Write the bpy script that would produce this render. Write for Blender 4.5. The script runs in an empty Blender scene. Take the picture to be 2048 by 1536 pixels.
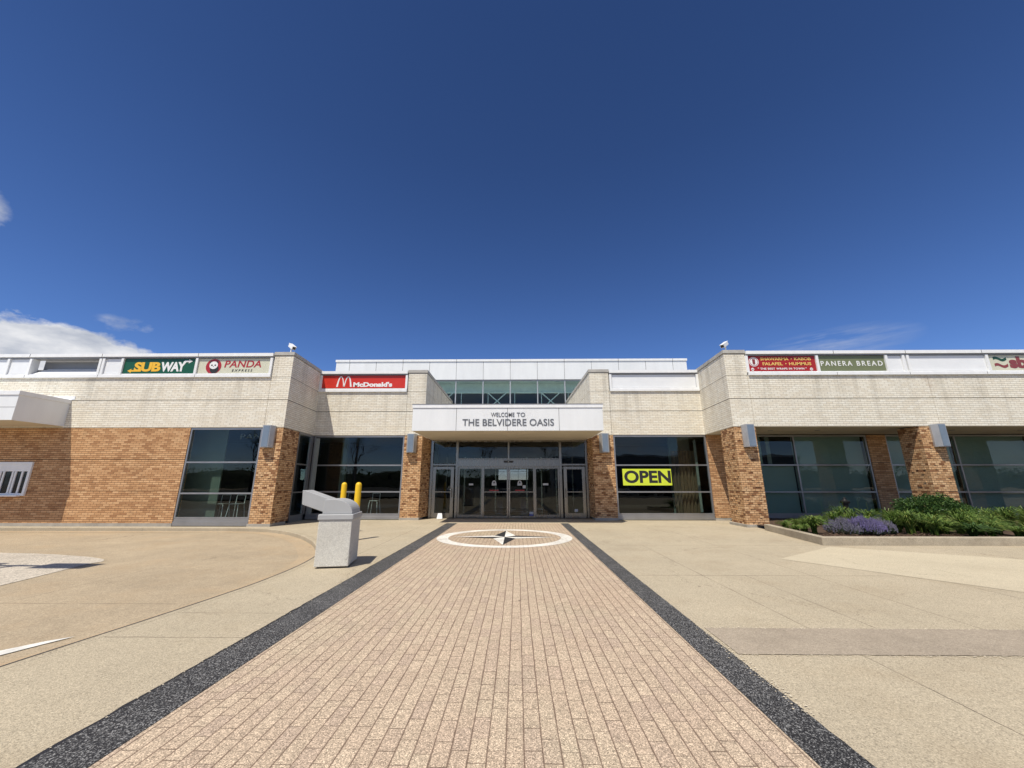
import bpy, bmesh, math, random
from mathutils import Vector, Matrix, noise
R = math.radians
C = bpy.context.scene.collection
scene = bpy.context.scene
random.seed(7)

# ------------------------------------------------------------------ camera
cam_d = bpy.data.cameras.new('camera')
cam = bpy.data.objects.new('camera', cam_d); C.objects.link(cam)
cam.location = (0, 0, 1.6)
cam.rotation_euler = (R(90 + 14.2), 0, R(0.8))
cam_d.sensor_fit = 'HORIZONTAL'; cam_d.sensor_width = 36; cam_d.lens = 13.77
cam_d.clip_end = 2000; cam_d.clip_start = 0.05
scene.camera = cam

# ------------------------------------------------------------------ light
SUN_AZ = R(209.2); SUN_EL = R(61.9)
sd = bpy.data.lights.new('sun', 'SUN'); sun = bpy.data.objects.new('sun', sd); C.objects.link(sun)
sd.energy = 5.0; sd.angle = R(0.53); sd.color = (1.0, 0.94, 0.83)
sun.rotation_euler = Vector((0.56, 1.0, -2.15)).to_track_quat('-Z', 'Y').to_euler()
sun.location = (-10, -18, 40)
scene.view_settings.view_transform = 'Standard'; scene.view_settings.look = 'None'
scene.view_settings.exposure = 0.0; scene.view_settings.gamma = 1
scene.view_settings.use_curve_mapping = False


class NT:
    """tiny node helper"""
    def __init__(s, nt): s.nt = nt
    def n(s, t, **kw):
        nd = s.nt.nodes.new(t)
        for k, v in kw.items():
            if k.startswith('_'): setattr(nd, k[1:], v)
        return nd
    def lk(s, a, b): s.nt.links.new(a, b)
    def put(s, v, sock):
        if isinstance(v, bpy.types.NodeSocket): s.lk(v, sock)
        else: sock.default_value = v
    def m(s, op, a, b=0.0, c=0.0, clamp=False):
        nd = s.n('ShaderNodeMath', _operation=op); nd.use_clamp = clamp
        s.put(a, nd.inputs[0]); s.put(b, nd.inputs[1]); s.put(c, nd.inputs[2]); return nd.outputs[0]
    def vm(s, op, a, b=(0, 0, 0)):
        nd = s.n('ShaderNodeVectorMath', _operation=op); s.put(a, nd.inputs[0]); s.put(b, nd.inputs[1])
        return nd.outputs['Value'] if op in ('DOT_PRODUCT', 'LENGTH', 'DISTANCE') else nd.outputs[0]
    def mix(s, f, a, b, bt='MIX'):
        nd = s.n('ShaderNodeMix', _data_type='RGBA', _blend_type=bt); s.put(f, nd.inputs[0])
        for v, k in ((a, 6), (b, 7)):
            if isinstance(v, tuple) and len(v) == 3: v = (*v, 1)
            s.put(v, nd.inputs[k])
        return nd.outputs[2]
    def noise(s, vec, scale, detail=3, rough=0.5, dist=0.0):
        nd = s.n('ShaderNodeTexNoise'); s.put(vec, nd.inputs['Vector']); nd.inputs['Scale'].default_value = scale
        nd.inputs['Detail'].default_value = detail; nd.inputs['Roughness'].default_value = rough
        nd.inputs['Distortion'].default_value = dist; return nd.outputs['Fac']
    def ramp(s, f, stops, interp='LINEAR'):
        nd = s.n('ShaderNodeValToRGB'); s.put(f, nd.inputs[0]); cr = nd.color_ramp; cr.interpolation = interp
        while len(cr.elements) < len(stops): cr.elements.new(0.5)
        for e, (p, c) in zip(cr.elements, stops):
            e.position = p; e.color = (c, c, c, 1) if isinstance(c, (int, float)) else (*c, 1)
        return nd.outputs[0]
    def sep(s, v):
        nd = s.n('ShaderNodeSeparateXYZ'); s.put(v, nd.inputs[0]); return nd.outputs
    def comb(s, x, y, z):
        nd = s.n('ShaderNodeCombineXYZ'); s.put(x, nd.inputs[0]); s.put(y, nd.inputs[1]); s.put(z, nd.inputs[2]); return nd.outputs[0]
    def obj(s): return s.n('ShaderNodeTexCoord').outputs['Object']
    def bump(s, h, dist, strength=1.0):
        nd = s.n('ShaderNodeBump'); nd.inputs['Strength'].default_value = strength
        nd.inputs['Distance'].default_value = dist; s.put(h, nd.inputs['Height']); return nd.outputs[0]


# ------------------------------------------------------------------ world
W = bpy.data.worlds.new("World"); scene.world = W; W.use_nodes = True
w = NT(W.node_tree); W.node_tree.nodes.clear()
sky = w.n('ShaderNodeTexSky'); sky.sky_type = 'NISHITA'; sky.sun_disc = False
sky.sun_elevation = SUN_EL; sky.sun_rotation = SUN_AZ
sky.altitude = 1500; sky.air_density = 0.75; sky.dust_density = 0.15; sky.ozone_density = 3.0
gdir = w.n('ShaderNodeTexCoord').outputs['Generated']
ndir = w.vm('NORMALIZE', gdir)
def dvec(az, el): return (math.sin(R(az)) * math.cos(R(el)), math.cos(R(az)) * math.cos(R(el)), math.sin(R(el)))
sx_, sy_, sz_ = w.sep(ndir)[:3]
elev = w.m('ARCSINE', sz_); azim = w.m('ARCTAN2', sx_, sy_)
def blob(az, el, raz, rel):
    a = w.m('DIVIDE', w.m('SUBTRACT', azim, R(az)), R(raz)); e = w.m('DIVIDE', w.m('SUBTRACT', elev, R(el)), R(rel))
    d = w.m('ADD', w.m('MULTIPLY', a, a), w.m('MULTIPLY', e, e))
    return w.m('SUBTRACT', 1.0, d, clamp=True)
n1 = w.noise(w.vm('MULTIPLY', ndir, (1, 1, 2.0)), 9.0, 7, 0.6)
n2 = w.noise(w.vm('MULTIPLY', ndir, (1, 1, 1.3)), 22.0, 5, 0.6)
puff = w.m('ADD', w.m('MULTIPLY', w.m('SUBTRACT', n1, 0.5), 2.2), w.m('ADD', w.m('MULTIPLY', w.m('SUBTRACT', n2, 0.5), 1.1), 0.5))
bank = w.m('ADD', w.m('ADD', blob(-59, 10.2, 13.5, 6.4), blob(-49, 11.8, 7, 3.6)), blob(-76, 11, 14, 9))
bank = w.m('MULTIPLY', bank, 1.15)
c1 = w.m('SUBTRACT', w.m('ADD', w.m('MINIMUM', bank, 1.0), puff), 0.86)
c1 = w.m('MULTIPLY', w.m('MULTIPLY', c1, 2.6, clamp=True), w.m('MULTIPLY', bank, 4.0, clamp=True))
small = w.m('ADD', w.m('ADD', blob(-59.6, 22.9, 3.3, 2.6), w.m('MULTIPLY', blob(-59, 19.0, 3, 1.5), 0.35)),
            w.m('MULTIPLY', blob(-47.4, 16.0, 2.8, 1.1), 0.45))
c2 = w.m('MULTIPLY', w.m('SUBTRACT', w.m('ADD', w.m('MULTIPLY', small, 1.0), puff), 0.75), 1.3, clamp=True)
c2 = w.m('MULTIPLY', c2, w.m('MULTIPLY', small, 3.0, clamp=True))
wispn = w.noise(w.vm('MULTIPLY', ndir, (2, 2, 14)), 5.0, 4, 0.55)
wisp = w.m('MULTIPLY', w.m('MULTIPLY', blob(40, 15.2, 8, 2.2), w.m('MULTIPLY', w.m('SUBTRACT', wispn, 0.35), 3.0, clamp=True)), 0.4)
# clouds behind the viewer (only seen mirrored in the glass)
back = w.m('MULTIPLY', w.m('SUBTRACT', 0.0, sy_), 3.0, clamp=True)
nb = w.noise(w.vm('MULTIPLY', ndir, (1, 1, 2.6)), 3.2, 6, 0.6)
c3 = w.m('MULTIPLY', w.m('MULTIPLY', w.m('SUBTRACT', nb, 0.44), 5.0, clamp=True), back)
cf = w.m('MAXIMUM', w.m('MAXIMUM', c1, w.m('MULTIPLY', c2, 0.8)), w.m('MAXIMUM', wisp, w.m('MULTIPLY', c3, 0.7)))
hs = w.n('ShaderNodeHueSaturation'); hs.inputs['Saturation'].default_value = 1.18; hs.inputs['Value'].default_value = 1.0
hs.inputs['Hue'].default_value = 0.510
w.lk(sky.outputs[0], hs.inputs['Color'])
cshade = w.ramp(w.noise(w.vm('MULTIPLY', ndir, (1, 1, 2.5)), 12.0, 5, 0.55), [(0.35, (4.6, 5.0, 5.9)), (0.62, (8.2, 8.3, 8.6))])
hz = w.ramp(elev, [(0.0, 1.6), (0.35, 1.42), (0.75, 1.10), (1.0, 1.0)])
mixed = w.mix(cf, w.mix(1.0, hs.outputs[0], hz, 'MULTIPLY'), cshade)
bg = w.n('ShaderNodeBackground'); w.lk(mixed, bg.inputs[0]); bg.inputs[1].default_value = 0.10
wo = w.n('ShaderNodeOutputWorld'); w.lk(bg.outputs[0], wo.inputs[0])


# ------------------------------------------------------------------ materials
def new_mat(name):
    m = bpy.data.materials.new(name); m.use_nodes = True; m.node_tree.nodes.clear()
    t = NT(m.node_tree); p = t.n('ShaderNodeBsdfPrincipled'); o = t.n('ShaderNodeOutputMaterial')
    t.lk(p.outputs[0], o.inputs[0]); return m, t, p
def plain(name, col, rough=0.6, metal=0.0, var=0.12, scale=3.0, bump=0.0, fine=60.0, stretch=(1, 1, 1), spec=0.5):
    m, t, p = new_mat(name); o = t.vm('MULTIPLY', t.obj(), stretch)
    a = t.noise(o, scale, 5, 0.6); b = t.noise(o, fine, 3, 0.6)
    f = t.m('ADD', t.m('MULTIPLY', a, 0.7), t.m('MULTIPLY', b, 0.3))
    f = t.m('MULTIPLY', t.m('SUBTRACT', f, 0.3), 2.5, clamp=True)
    c = t.mix(f, tuple(x * (1 - var) for x in col), tuple(min(1, x * (1 + var)) for x in col))
    t.lk(c, p.inputs['Base Color']); p.inputs['Metallic'].default_value = metal
    t.put(t.m('ADD', t.m('MULTIPLY', a, 0.2), rough - 0.1, clamp=True), p.inputs['Roughness'])
    p.inputs['Specular IOR Level'].default_value = spec
    if bump: t.lk(t.bump(b, bump), p.inputs['Normal'])
    return m
def brick(name, stops, mortar, mort_size=0.006, weather=0.0, bumpd=0.006, rough=0.85, bed_shade=0.75, bw=0.25, rh=0.0805):
    m, t, p = new_mat(name); o = t.obj(); x, y, z = t.sep(o)[:3]
    nx, ny, nz = t.sep(t.n('ShaderNodeNewGeometry').outputs['True Normal'])[:3]
    side = t.m('GREATER_THAN', t.m('ABSOLUTE', nx), 0.6)
    u = t.m('ADD', t.m('MULTIPLY', y, side), t.m('MULTIPLY', x, t.m('SUBTRACT', 1.0, side)))
    vec = t.comb(t.m('ADD', u, 100.0), t.m('ADD', z, -0.0145 + 0.0045), 0.0)
    b = t.n('ShaderNodeTexBrick'); t.lk(vec, b.inputs['Vector']); b.inputs['Scale'].default_value = 1.0
    b.inputs['Color1'].default_value = (0, 0, 0, 1); b.inputs['Color2'].default_value = (1, 1, 1, 1); b.inputs['Mortar'].default_value = (0.5, 0.5, 0.5, 1)
    b.inputs['Brick Width'].default_value = bw; b.inputs['Row Height'].default_value = rh
    b.inputs['Mortar Size'].default_value = mort_size; b.inputs['Mortar Smooth'].default_value = 0.1
    g = t.n('ShaderNodeRGBToBW'); t.lk(b.outputs['Color'], g.inputs[0])
    big = t.noise(o, 1.1, 4, 0.6)
    gg = t.m('ADD', g.outputs[0], t.m('MULTIPLY', t.m('SUBTRACT', big, 0.5), 0.2), clamp=True)
    c = t.ramp(gg, stops)
    fine = t.noise(o, 55, 4, 0.65)
    c = t.mix(1.0, c, t.ramp(fine, [(0.25, 0.78), (0.75, 1.15)]), 'MULTIPLY')
    c = t.mix(b.outputs['Fac'], c, mortar)
    fz = t.m('FRACT', t.m('DIVIDE', t.m('ADD', z, -0.01), rh))
    bed = t.m('LESS_THAN', t.m('MINIMUM', fz, t.m('SUBTRACT', 1.0, fz)), 0.075)
    bed = t.m('MULTIPLY', bed, t.m('MULTIPLY', t.m('SUBTRACT', t.noise(t.vm('MULTIPLY', o, (1.5, 1.5, 14)), 1.6, 4, 0.7), 0.32), 3.0, clamp=True))
    c = t.mix(t.m('MULTIPLY', bed, bed_shade), c, tuple(q * 0.45 for q in mortar))  # bed joints darkened to paint in the shadow of raked mortar
    if weather:
        st = t.noise(t.vm('MULTIPLY', o, (2.2, 2.2, 0.22)), 1.3, 5, 0.62)
        top = t.m('MULTIPLY', t.m('SUBTRACT', z, 3.6), 0.30, clamp=True)
        k = t.m('MULTIPLY', t.m('MULTIPLY', t.m('SUBTRACT', st, 0.47), 5.0, clamp=True), t.m('ADD', t.m('MULTIPLY', top, 0.8), 0.15))
        c = t.mix(t.m('MULTIPLY', k, weather), c, (0.16, 0.14, 0.11))
        rx = t.m('SUBTRACT', 1.0, t.m('MULTIPLY', t.m('ABSOLUTE', t.m('SUBTRACT', t.m('ADD', x, t.m('MULTIPLY', st, 0.3)), 16.75)), 2.6), clamp=True)
        rs = t.m('MULTIPLY', t.m('MULTIPLY', rx, t.m('MULTIPLY', t.m('SUBTRACT', z, 4.9), 1.1, clamp=True)), t.m('MULTIPLY', t.m('SUBTRACT', t.noise(o, 7, 5, 0.7), 0.35), 2.6, clamp=True))
        c = t.mix(t.m('MULTIPLY', rs, 0.75), c, (0.30, 0.17, 0.09))
        pt = t.noise(o, 2.3, 6, 0.7)
        c = t.mix(t.m('MULTIPLY', t.m('SUBTRACT', pt, 0.58), 1.2, clamp=True), c, (0.38, 0.32, 0.23))
    else:
        pt = t.noise(o, 1.7, 6, 0.7)
        c = t.mix(t.m('MULTIPLY', t.m('SUBTRACT', pt, 0.55), 1.6, clamp=True), c, (0.10, 0.055, 0.03))
    t.lk(c, p.inputs['Base Color']); p.inputs['Roughness'].default_value = rough
    p.inputs['Specular IOR Level'].default_value = 0.25
    h = t.m('ADD', t.m('MULTIPLY', t.m('SUBTRACT', 1.0, b.outputs['Fac']), 1.0), t.m('MULTIPLY', fine, 0.25))
    t.lk(t.bump(h, bumpd), p.inputs['Normal'])
    return m

M = {}
M['brick_orange'] = brick('orange_brick', [(0.0, (0.40, 0.205, 0.095)), (0.25, (0.52, 0.29, 0.14)), (0.6, (0.60, 0.345, 0.17)), (1.0, (0.68, 0.42, 0.22))], (0.24, 0.13, 0.065), 0.007, bed_shade=0.9)
M['brick_pier'] = brick('mottled_orange_brick', [(0.0, (0.22, 0.10, 0.045)), (0.15, (0.32, 0.155, 0.07)), (0.23, (0.52, 0.30, 0.145)), (0.65, (0.62, 0.375, 0.19)), (1.0, (0.74, 0.49, 0.27))], (0.25, 0.14, 0.075), 0.008, bw=0.17)
M['brick_white'] = brick('white_glazed_brick', [(0.0, (0.80, 0.73, 0.59)), (0.5, (0.85, 0.79, 0.655)), (1.0, (0.89, 0.845, 0.72))], (0.50, 0.44, 0.35), 0.005, weather=0.38, rough=0.6, bed_shade=0.55)
M['white_metal'] = plain('white_painted_metal', (0.83, 0.835, 0.825), 0.4, 0, 0.075, 2.5, 0, 30, (1.6, 1.6, 0.35))
M['white_panel'] = plain('white_composite_panel', (0.79, 0.80, 0.79), 0.38, 0, 0.055, 1.6, 0, 30, (1.5, 1.5, 0.3))
M['sign_white'] = plain('sign_blank_acrylic', (0.80, 0.81, 0.81), 0.35, 0, 0.05, 1.5)
M['grey_metal'] = plain('grey_metal', (0.26, 0.26, 0.26), 0.45, 0.3, 0.1, 2)
M['dark_line'] = plain('dark_joint_and_shade', (0.05, 0.045, 0.04), 0.8)
M['cap'] = plain('stone_cap', (0.44, 0.42, 0.38), 0.8, 0, 0.25, 2.5, 0.002)
M['base'] = plain('concrete_base', (0.36, 0.33, 0.28), 0.85, 0, 0.25, 3, 0.003)
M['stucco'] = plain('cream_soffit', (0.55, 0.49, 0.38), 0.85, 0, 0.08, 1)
M['frame'] = plain('anodised_frame', (0.33, 0.325, 0.32), 0.38, 0.65, 0.12, 2)
M['steel'] = plain('brushed_steel', (0.27, 0.25, 0.22), 0.27, 1.0, 0.10, 3, 0, 30, (2, 2, 0.3))
M['inner_dark'] = plain('interior_dark', (0.03, 0.029, 0.027), 0.7)
M['inner_floor'] = plain('interior_floor', (0.05, 0.045, 0.04), 0.35)
M['inner_green'] = plain('interior_green_wall', (0.15, 0.185, 0.155), 0.8)
M['inner_wall'] = plain('interior_pale_wall', (0.22, 0.24, 0.22), 0.8)
M['shade'] = plain('roller_shade', (0.36, 0.43, 0.39), 0.85, 0, 0.05, 1)
M['curtain'] = plain('brown_curtain', (0.13, 0.085, 0.05), 0.9)
M['truss'] = plain('white_truss', (0.88, 0.90, 0.90), 0.5)
M['yellow'] = plain('yellow_paint', (0.80, 0.50, 0.01), 0.45, 0, 0.06, 4)
M['bin_conc'] = None
M['bin_grey'] = plain('grey_plastic', (0.42, 0.425, 0.42), 0.45, 0, 0.06, 3)
M['lamp_metal'] = plain('lamp_aluminium', (0.48, 0.48, 0.47), 0.4, 0.5)
M['lamp_face'] = plain('lamp_blue_grey_face', (0.24, 0.29, 0.34), 0.35, 0.4)
M['black'] = plain('black_paint', (0.015, 0.015, 0.016), 0.45)
M['black_ink'] = plain('black_ink', (0.02, 0.02, 0.02), 0.5)
M['letter_grey'] = plain('letter_metal', (0.16, 0.165, 0.17), 0.4, 0.3)
M['s_green'] = plain('sign_green', (0.005, 0.085, 0.04), 0.4, 0, 0.06, 2)
M['s_yellow'] = plain('sign_yellow', (0.85, 0.48, 0.03), 0.4, 0, 0.05)
M['s_white'] = plain('sign_white_ink', (0.82, 0.82, 0.80), 0.4, 0, 0.03)
M['s_cream'] = plain('sign_cream', (0.62, 0.61, 0.47), 0.4, 0, 0.05)
M['s_red'] = plain('sign_red', (0.58, 0.028, 0.012), 0.4, 0, 0.08, 2)
M['s_deepred'] = plain('sign_deep_red', (0.36, 0.014, 0.014), 0.4, 0, 0.08, 2)
M['s_red_ink'] = plain('sign_red_ink', (0.40, 0.02, 0.03), 0.4)
M['s_maroon'] = plain('sign_maroon_ink', (0.24, 0.045, 0.045), 0.4)
M['s_olive'] = plain('sign_olive', (0.17, 0.19, 0.095), 0.4, 0, 0.06, 2)
M['s_dkgreen'] = plain('sign_dark_green_ink', (0.01, 0.06, 0.03), 0.4)
M['s_lime'] = plain('banner_lime', (0.62, 0.72, 0.045), 0.55, 0, 0.06, 5)
M['s_gold'] = plain('sign_gold_ink', (0.82, 0.56, 0.16), 0.4)
M['decal_white'] = plain('decal_white', (0.45, 0.46, 0.46), 0.5)
M['decal_red'] = plain('decal_red', (0.35, 0.03, 0.03), 0.5)
M['decal_blue'] = plain('decal_blue', (0.08, 0.09, 0.30), 0.5)
M['bark'] = plain('bark', (0.07, 0.055, 0.045), 0.9, 0, 0.3, 6)
M['tyre'] = plain('tyre', (0.02, 0.02, 0.02), 0.8)
M['lens'] = plain('black_glass', (0.01, 0.01, 0.012), 0.12)
M['mulch'] = plain('mulch', (0.075, 0.045, 0.028), 0.95, 0, 0.6, 9, 0.02, 45)

def concrete(name, base, var=0.10, speck=0.35, joints=(), stain=0.3, stain_col=(0.30, 0.22, 0.13), sz=130, bd=0.002):
    """exposed aggregate concrete, joints = list of (axis, pos, lo, hi, width)"""
    m, t, p = new_mat(name); o = t.obj(); x, y, z = t.sep(o)[:3]
    a = t.noise(o, 0.55, 6, 0.62); b = t.noise(o, 5, 5, 0.7)
    f = t.m('ADD', t.m('MULTIPLY', a, 0.6), t.m('MULTIPLY', b, 0.4))
    f = t.m('MULTIPLY', t.m('SUBTRACT', f, 0.32), 2.8, clamp=True)
    c = t.mix(f, tuple(v * (1 - var) for v in base), tuple(v * (1 + var) for v in base))
    # pebbles
    v = t.n('ShaderNodeTexVoronoi'); t.lk(o, v.inputs['Vector']); v.inputs['Scale'].default_value = sz
    vc = t.n('ShaderNodeRGBToBW'); t.lk(v.outputs['Color'], vc.inputs[0])
    sp = t.ramp(vc.outputs[0], [(0.12, 1 - speck), (0.42, 0.98), (0.6, 1.0), (0.9, 1 + speck * 0.8)])
    c = t.mix(1.0, c, sp, 'MULTIPLY')
    n3 = t.noise(o, 40, 4, 0.75)
    c = t.mix(1.0, c, t.ramp(n3, [(0.3, 0.86), (0.7, 1.12)]), 'MULTIPLY')
    # stains
    s = t.noise(t.vm('ADD', o, (31, 7, 0)), 0.9, 6, 0.66)
    c = t.mix(t.m('MULTIPLY', t.m('MULTIPLY', t.m('SUBTRACT', s, 0.5), 4.0, clamp=True), stain), c, stain_col)
    # dark drips, gum
    g = t.n('ShaderNodeTexVoronoi'); t.lk(t.vm('ADD', o, t.comb(t.m('MULTIPLY', b, 0.1), 0.0, 0.0)), g.inputs['Vector']); g.inputs['Scale'].default_value = 0.9
    gm = t.m('LESS_THAN', g.outputs['Distance'], 0.030)
    gm = t.m('MULTIPLY', gm, t.m('GREATER_THAN', t.sep(g.outputs['Color'])[0], 0.35))
    c = t.mix(t.m('MULTIPLY', gm, 0.55), c, (0.05, 0.04, 0.035))
    wv_ = t.n('ShaderNodeTexVoronoi', _feature='DISTANCE_TO_EDGE'); t.lk(t.vm('ADD', o, t.comb(t.m('MULTIPLY', t.noise(o, 1.3, 6, 0.7), 1.2), t.m('MULTIPLY', t.noise(t.vm('ADD', o, (4, 4, 4)), 1.3, 6, 0.7), 1.2), 0.0)), wv_.inputs['Vector']); wv_.inputs['Scale'].default_value = 0.22
    ck = t.m('MULTIPLY', t.m('LESS_THAN', wv_.outputs['Distance'], 0.0011), t.m('GREATER_THAN', t.noise(o, 0.5, 3, 0.6), 0.5))
    c = t.mix(t.m('MULTIPLY', ck, 0.55), c, (0.10, 0.08, 0.055))
    c = t.mix(t.m('MULTIPLY', t.m('MULTIPLY', t.m('SUBTRACT', t.noise(t.vm('ADD', o, (77, 9, 0)), 0.33, 7, 0.6), 0.53), 5.0, clamp=True), 0.22), c, (0.22, 0.18, 0.13))
    wob = t.m('MULTIPLY', t.m('SUBTRACT', t.noise(o, 2.5, 5, 0.7), 0.5), 0.035)
    brk = t.m('ADD', t.m('MULTIPLY', t.noise(o, 1.6, 3, 0.6), 1.6), -0.25, clamp=True)
    for ax, pos, lo, hi, wd in joints:
        q, r = (x, y) if ax == 'x' else (y, x)
        d = t.m('ABSOLUTE', t.m('SUBTRACT', t.m('ADD', q, wob), pos))
        k = t.m('MULTIPLY', t.m('LESS_THAN', d, wd), t.m('MULTIPLY', t.m('GREATER_THAN', r, lo), t.m('LESS_THAN', r, hi)))
        c = t.mix(t.m('MULTIPLY', k, t.m('MULTIPLY', brk, 0.95)), c, (0.05, 0.035, 0.025))
    t.lk(c, p.inputs['Base Color']); p.inputs['Roughness'].default_value = 0.85; p.inputs['Specular IOR Level'].default_value = 0.25
    t.lk(t.bump(t.m('ADD', t.m('MULTIPLY', v.outputs['Distance'], -1.0), n3), bd), p.inputs['Normal'])
    return m
PJ = [('y', 11.2, 2.0, 60, 0.009), ('y', 7.68, 2.0, 60, 0.009), ('y', 14.4, 2.0, 9, 0.006), ('x', 3.3, -5, 11.2, 0.006), ('x', 5.25, 4.4, 14.5, 0.006), ('x', 4.07, 4.9, 7.7, 0.006),
      ('y', 4.68, -60, -2.5, 0.008), ('y', 5.49, -60, -2.5, 0.006), ('y', 9.4, -60, -2.5, 0.008), ('y', 12.8, -60, -2.5, 0.008), ('x', -3.7, 9.4, 18, 0.006), ('x', 7.2, -5, 7.7, 0.006), ('y', 2.2, -60, -2.5, 0.006), ('y', 1.4, 2, 60, 0.006)]
M['pave'] = concrete('tan_concrete', (0.445, 0.379, 0.272), joints=PJ)
M['slab'] = concrete('light_concrete', (0.535, 0.465, 0.335), 0.07, 0.2, joints=[('x', 7.95, 7.6, 8.3, 0.008)], stain=0.12)
M['patch'] = concrete('grey_patch_concrete', (0.365, 0.305, 0.232), 0.18, 0.25, stain=0.35, stain_col=(0.20, 0.16, 0.12))
M['road'] = concrete('tan_road', (0.405, 0.325, 0.222), 0.16, 0.28, stain=0.4, stain_col=(0.41, 0.29, 0.17), sz=90,
                     joints=[('y', 6.3, -40, -5, 0.008), ('x', -7.6, -10, 8.8, 0.006), ('y', 12.6, -40, -8, 0.006)])
M['island'] = concrete('grey_aggregate', (0.53, 0.47, 0.385), 0.12, 0.4, stain=0.3, stain_col=(0.26, 0.22, 0.18), sz=45)
M['kerbtop'] = concrete('kerb_concrete', (0.435, 0.37, 0.265), 0.15, 0.3, stain=0.35, stain_col=(0.30, 0.24, 0.16))
M['curb'] = concrete('curb_concrete', (0.43, 0.37, 0.275), 0.2, 0.3, stain=0.7, stain_col=(0.22, 0.18, 0.13))
M['bin_conc'] = concrete('bin_concrete', (0.67, 0.65, 0.58), 0.04, 0.16, stain=0.12, stain_col=(0.35, 0.33, 0.28), sz=95)
M['mark'] = plain('road_paint', (0.72, 0.70, 0.64), 0.7, 0, 0.25, 6)
M['crumb'] = plain('crumbled_mortar', (0.62, 0.54, 0.40), 0.9, 0, 0.3, 20)

def pavers(name, tone=(1, 1, 1)):
    m, t, p = new_mat(name); o = t.obj(); x, y, z = t.sep(o)[:3]
    wv = t.m('MULTIPLY', t.m('SUBTRACT', t.noise(o, 0.8, 3, 0.6), 0.5), 0.02)
    pw, pl = 0.1132, 0.231
    X = t.m('DIVIDE', t.m('ADD', t.m('ADD', x, wv), 50.0), pw)
    row = t.m('FLOOR', X); fx = t.m('SUBTRACT', X, row)
    rn = t.n('ShaderNodeTexWhiteNoise', _noise_dimensions='1D'); t.lk(row, rn.inputs['W'])
    par = t.m('MULTIPLY', t.m('MODULO', row, 2.0), 0.5)
    Y = t.m('ADD', t.m('DIVIDE', t.m('ADD', y, 50.0), pl), t.m('ADD', par, t.m('MULTIPLY', rn.outputs['Value'], 0.22)))
    cy = t.m('FLOOR', Y); fy = t.m('SUBTRACT', Y, cy)
    cn = t.n('ShaderNodeTexWhiteNoise', _noise_dimensions='3D'); t.lk(t.comb(row, cy, 3.0), cn.inputs['Vector'])
    col = t.ramp(cn.outputs['Value'], [(0.0, (0.435, 0.335, 0.25)), (0.3, (0.46, 0.356, 0.258)), (0.7, (0.475, 0.372, 0.268)), (1.0, (0.50, 0.395, 0.285))])
    # damp mossy or worn areas spanning several pavers
    ar = t.noise(o, 0.5, 5, 0.65)
    col = t.mix(t.m('MULTIPLY', t.m('SUBTRACT', ar, 0.5), 2.2, clamp=True), col, (0.415, 0.37, 0.255))
    ar2 = t.noise(t.vm('ADD', o, (9, 3, 0)), 0.35, 4, 0.6)
    col = t.mix(t.m('MULTIPLY', t.m('SUBTRACT', ar2, 0.52), 1.8, clamp=True), col, (0.43, 0.305, 0.215))
    v = t.n('ShaderNodeTexVoronoi'); t.lk(o, v.inputs['Vector']); v.inputs['Scale'].default_value = 150
    vc = t.n('ShaderNodeRGBToBW'); t.lk(v.outputs['Color'], vc.inputs[0])
    col = t.mix(1.0, col, t.ramp(vc.outputs[0], [(0.12, 0.50), (0.4, 0.90), (0.6, 1.02), (0.88, 1.70)]), 'MULTIPLY')
    n3 = t.noise(o, 35, 4, 0.75); col = t.mix(1.0, col, t.ramp(n3, [(0.3, 0.86), (0.7, 1.14)]), 'MULTIPLY')
    col = t.mix(1.0, col, tone, 'MULTIPLY')
    # joints: long ones strong, cross ones thinner
    jr = t.n('ShaderNodeTexWhiteNoise', _noise_dimensions='3D'); t.lk(t.comb(row, cy, 9.0), jr.inputs['Vector'])
    ex = t.m('MULTIPLY', t.m('MINIMUM', fx, t.m('SUBTRACT', 1.0, fx)), pw)
    ey = t.m('MULTIPLY', t.m('MINIMUM', fy, t.m('SUBTRACT', 1.0, fy)), pl)
    jn = t.noise(o, 3.5, 5, 0.75)
    jx = t.m('LESS_THAN', ex, t.m('MULTIPLY', t.m('SUBTRACT', jn, 0.12), 0.0105)); jy = t.m('LESS_THAN', ey, t.m('MULTIPLY', t.m('MULTIPLY', jn, jr.outputs['Value']), 0.0095))
    j = t.m('MAXIMUM', jx, jy)
    nr = t.m('LESS_THAN', ex, 0.010); col = t.mix(t.m('MULTIPLY', nr, t.m('MULTIPLY', jn, 0.35)), col, (0.32, 0.21, 0.15))
    col = t.mix(t.m('MULTIPLY', j, 0.78), col, (0.13, 0.085, 0.06))
    g = t.n('ShaderNodeTexVoronoi'); t.lk(t.vm('ADD', o, (3.3, 1.7, 0)), g.inputs['Vector']); g.inputs['Scale'].default_value = 0.8
    gm = t.m('MULTIPLY', t.m('LESS_THAN', g.outputs['Distance'], 0.022), 0.7)
    col = t.mix(gm, col, (0.05, 0.035, 0.03))
    t.lk(col, p.inputs['Base Color']); p.inputs['Roughness'].default_value = 0.85; p.inputs['Specular IOR Level'].default_value = 0.25
    h = t.m('ADD', t.m('MULTIPLY', j, -2.0), t.m('ADD', t.m('MULTIPLY', v.outputs['Distance'], -0.8), t.m('MULTIPLY', n3, 0.6)))
    t.lk(t.bump(h, 0.0025), p.inputs['Normal'])
    return m
M['paver'] = pavers('pink_pavers'); M['paver_in'] = pavers('tan_pavers', (0.93, 0.92, 0.9))

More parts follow.
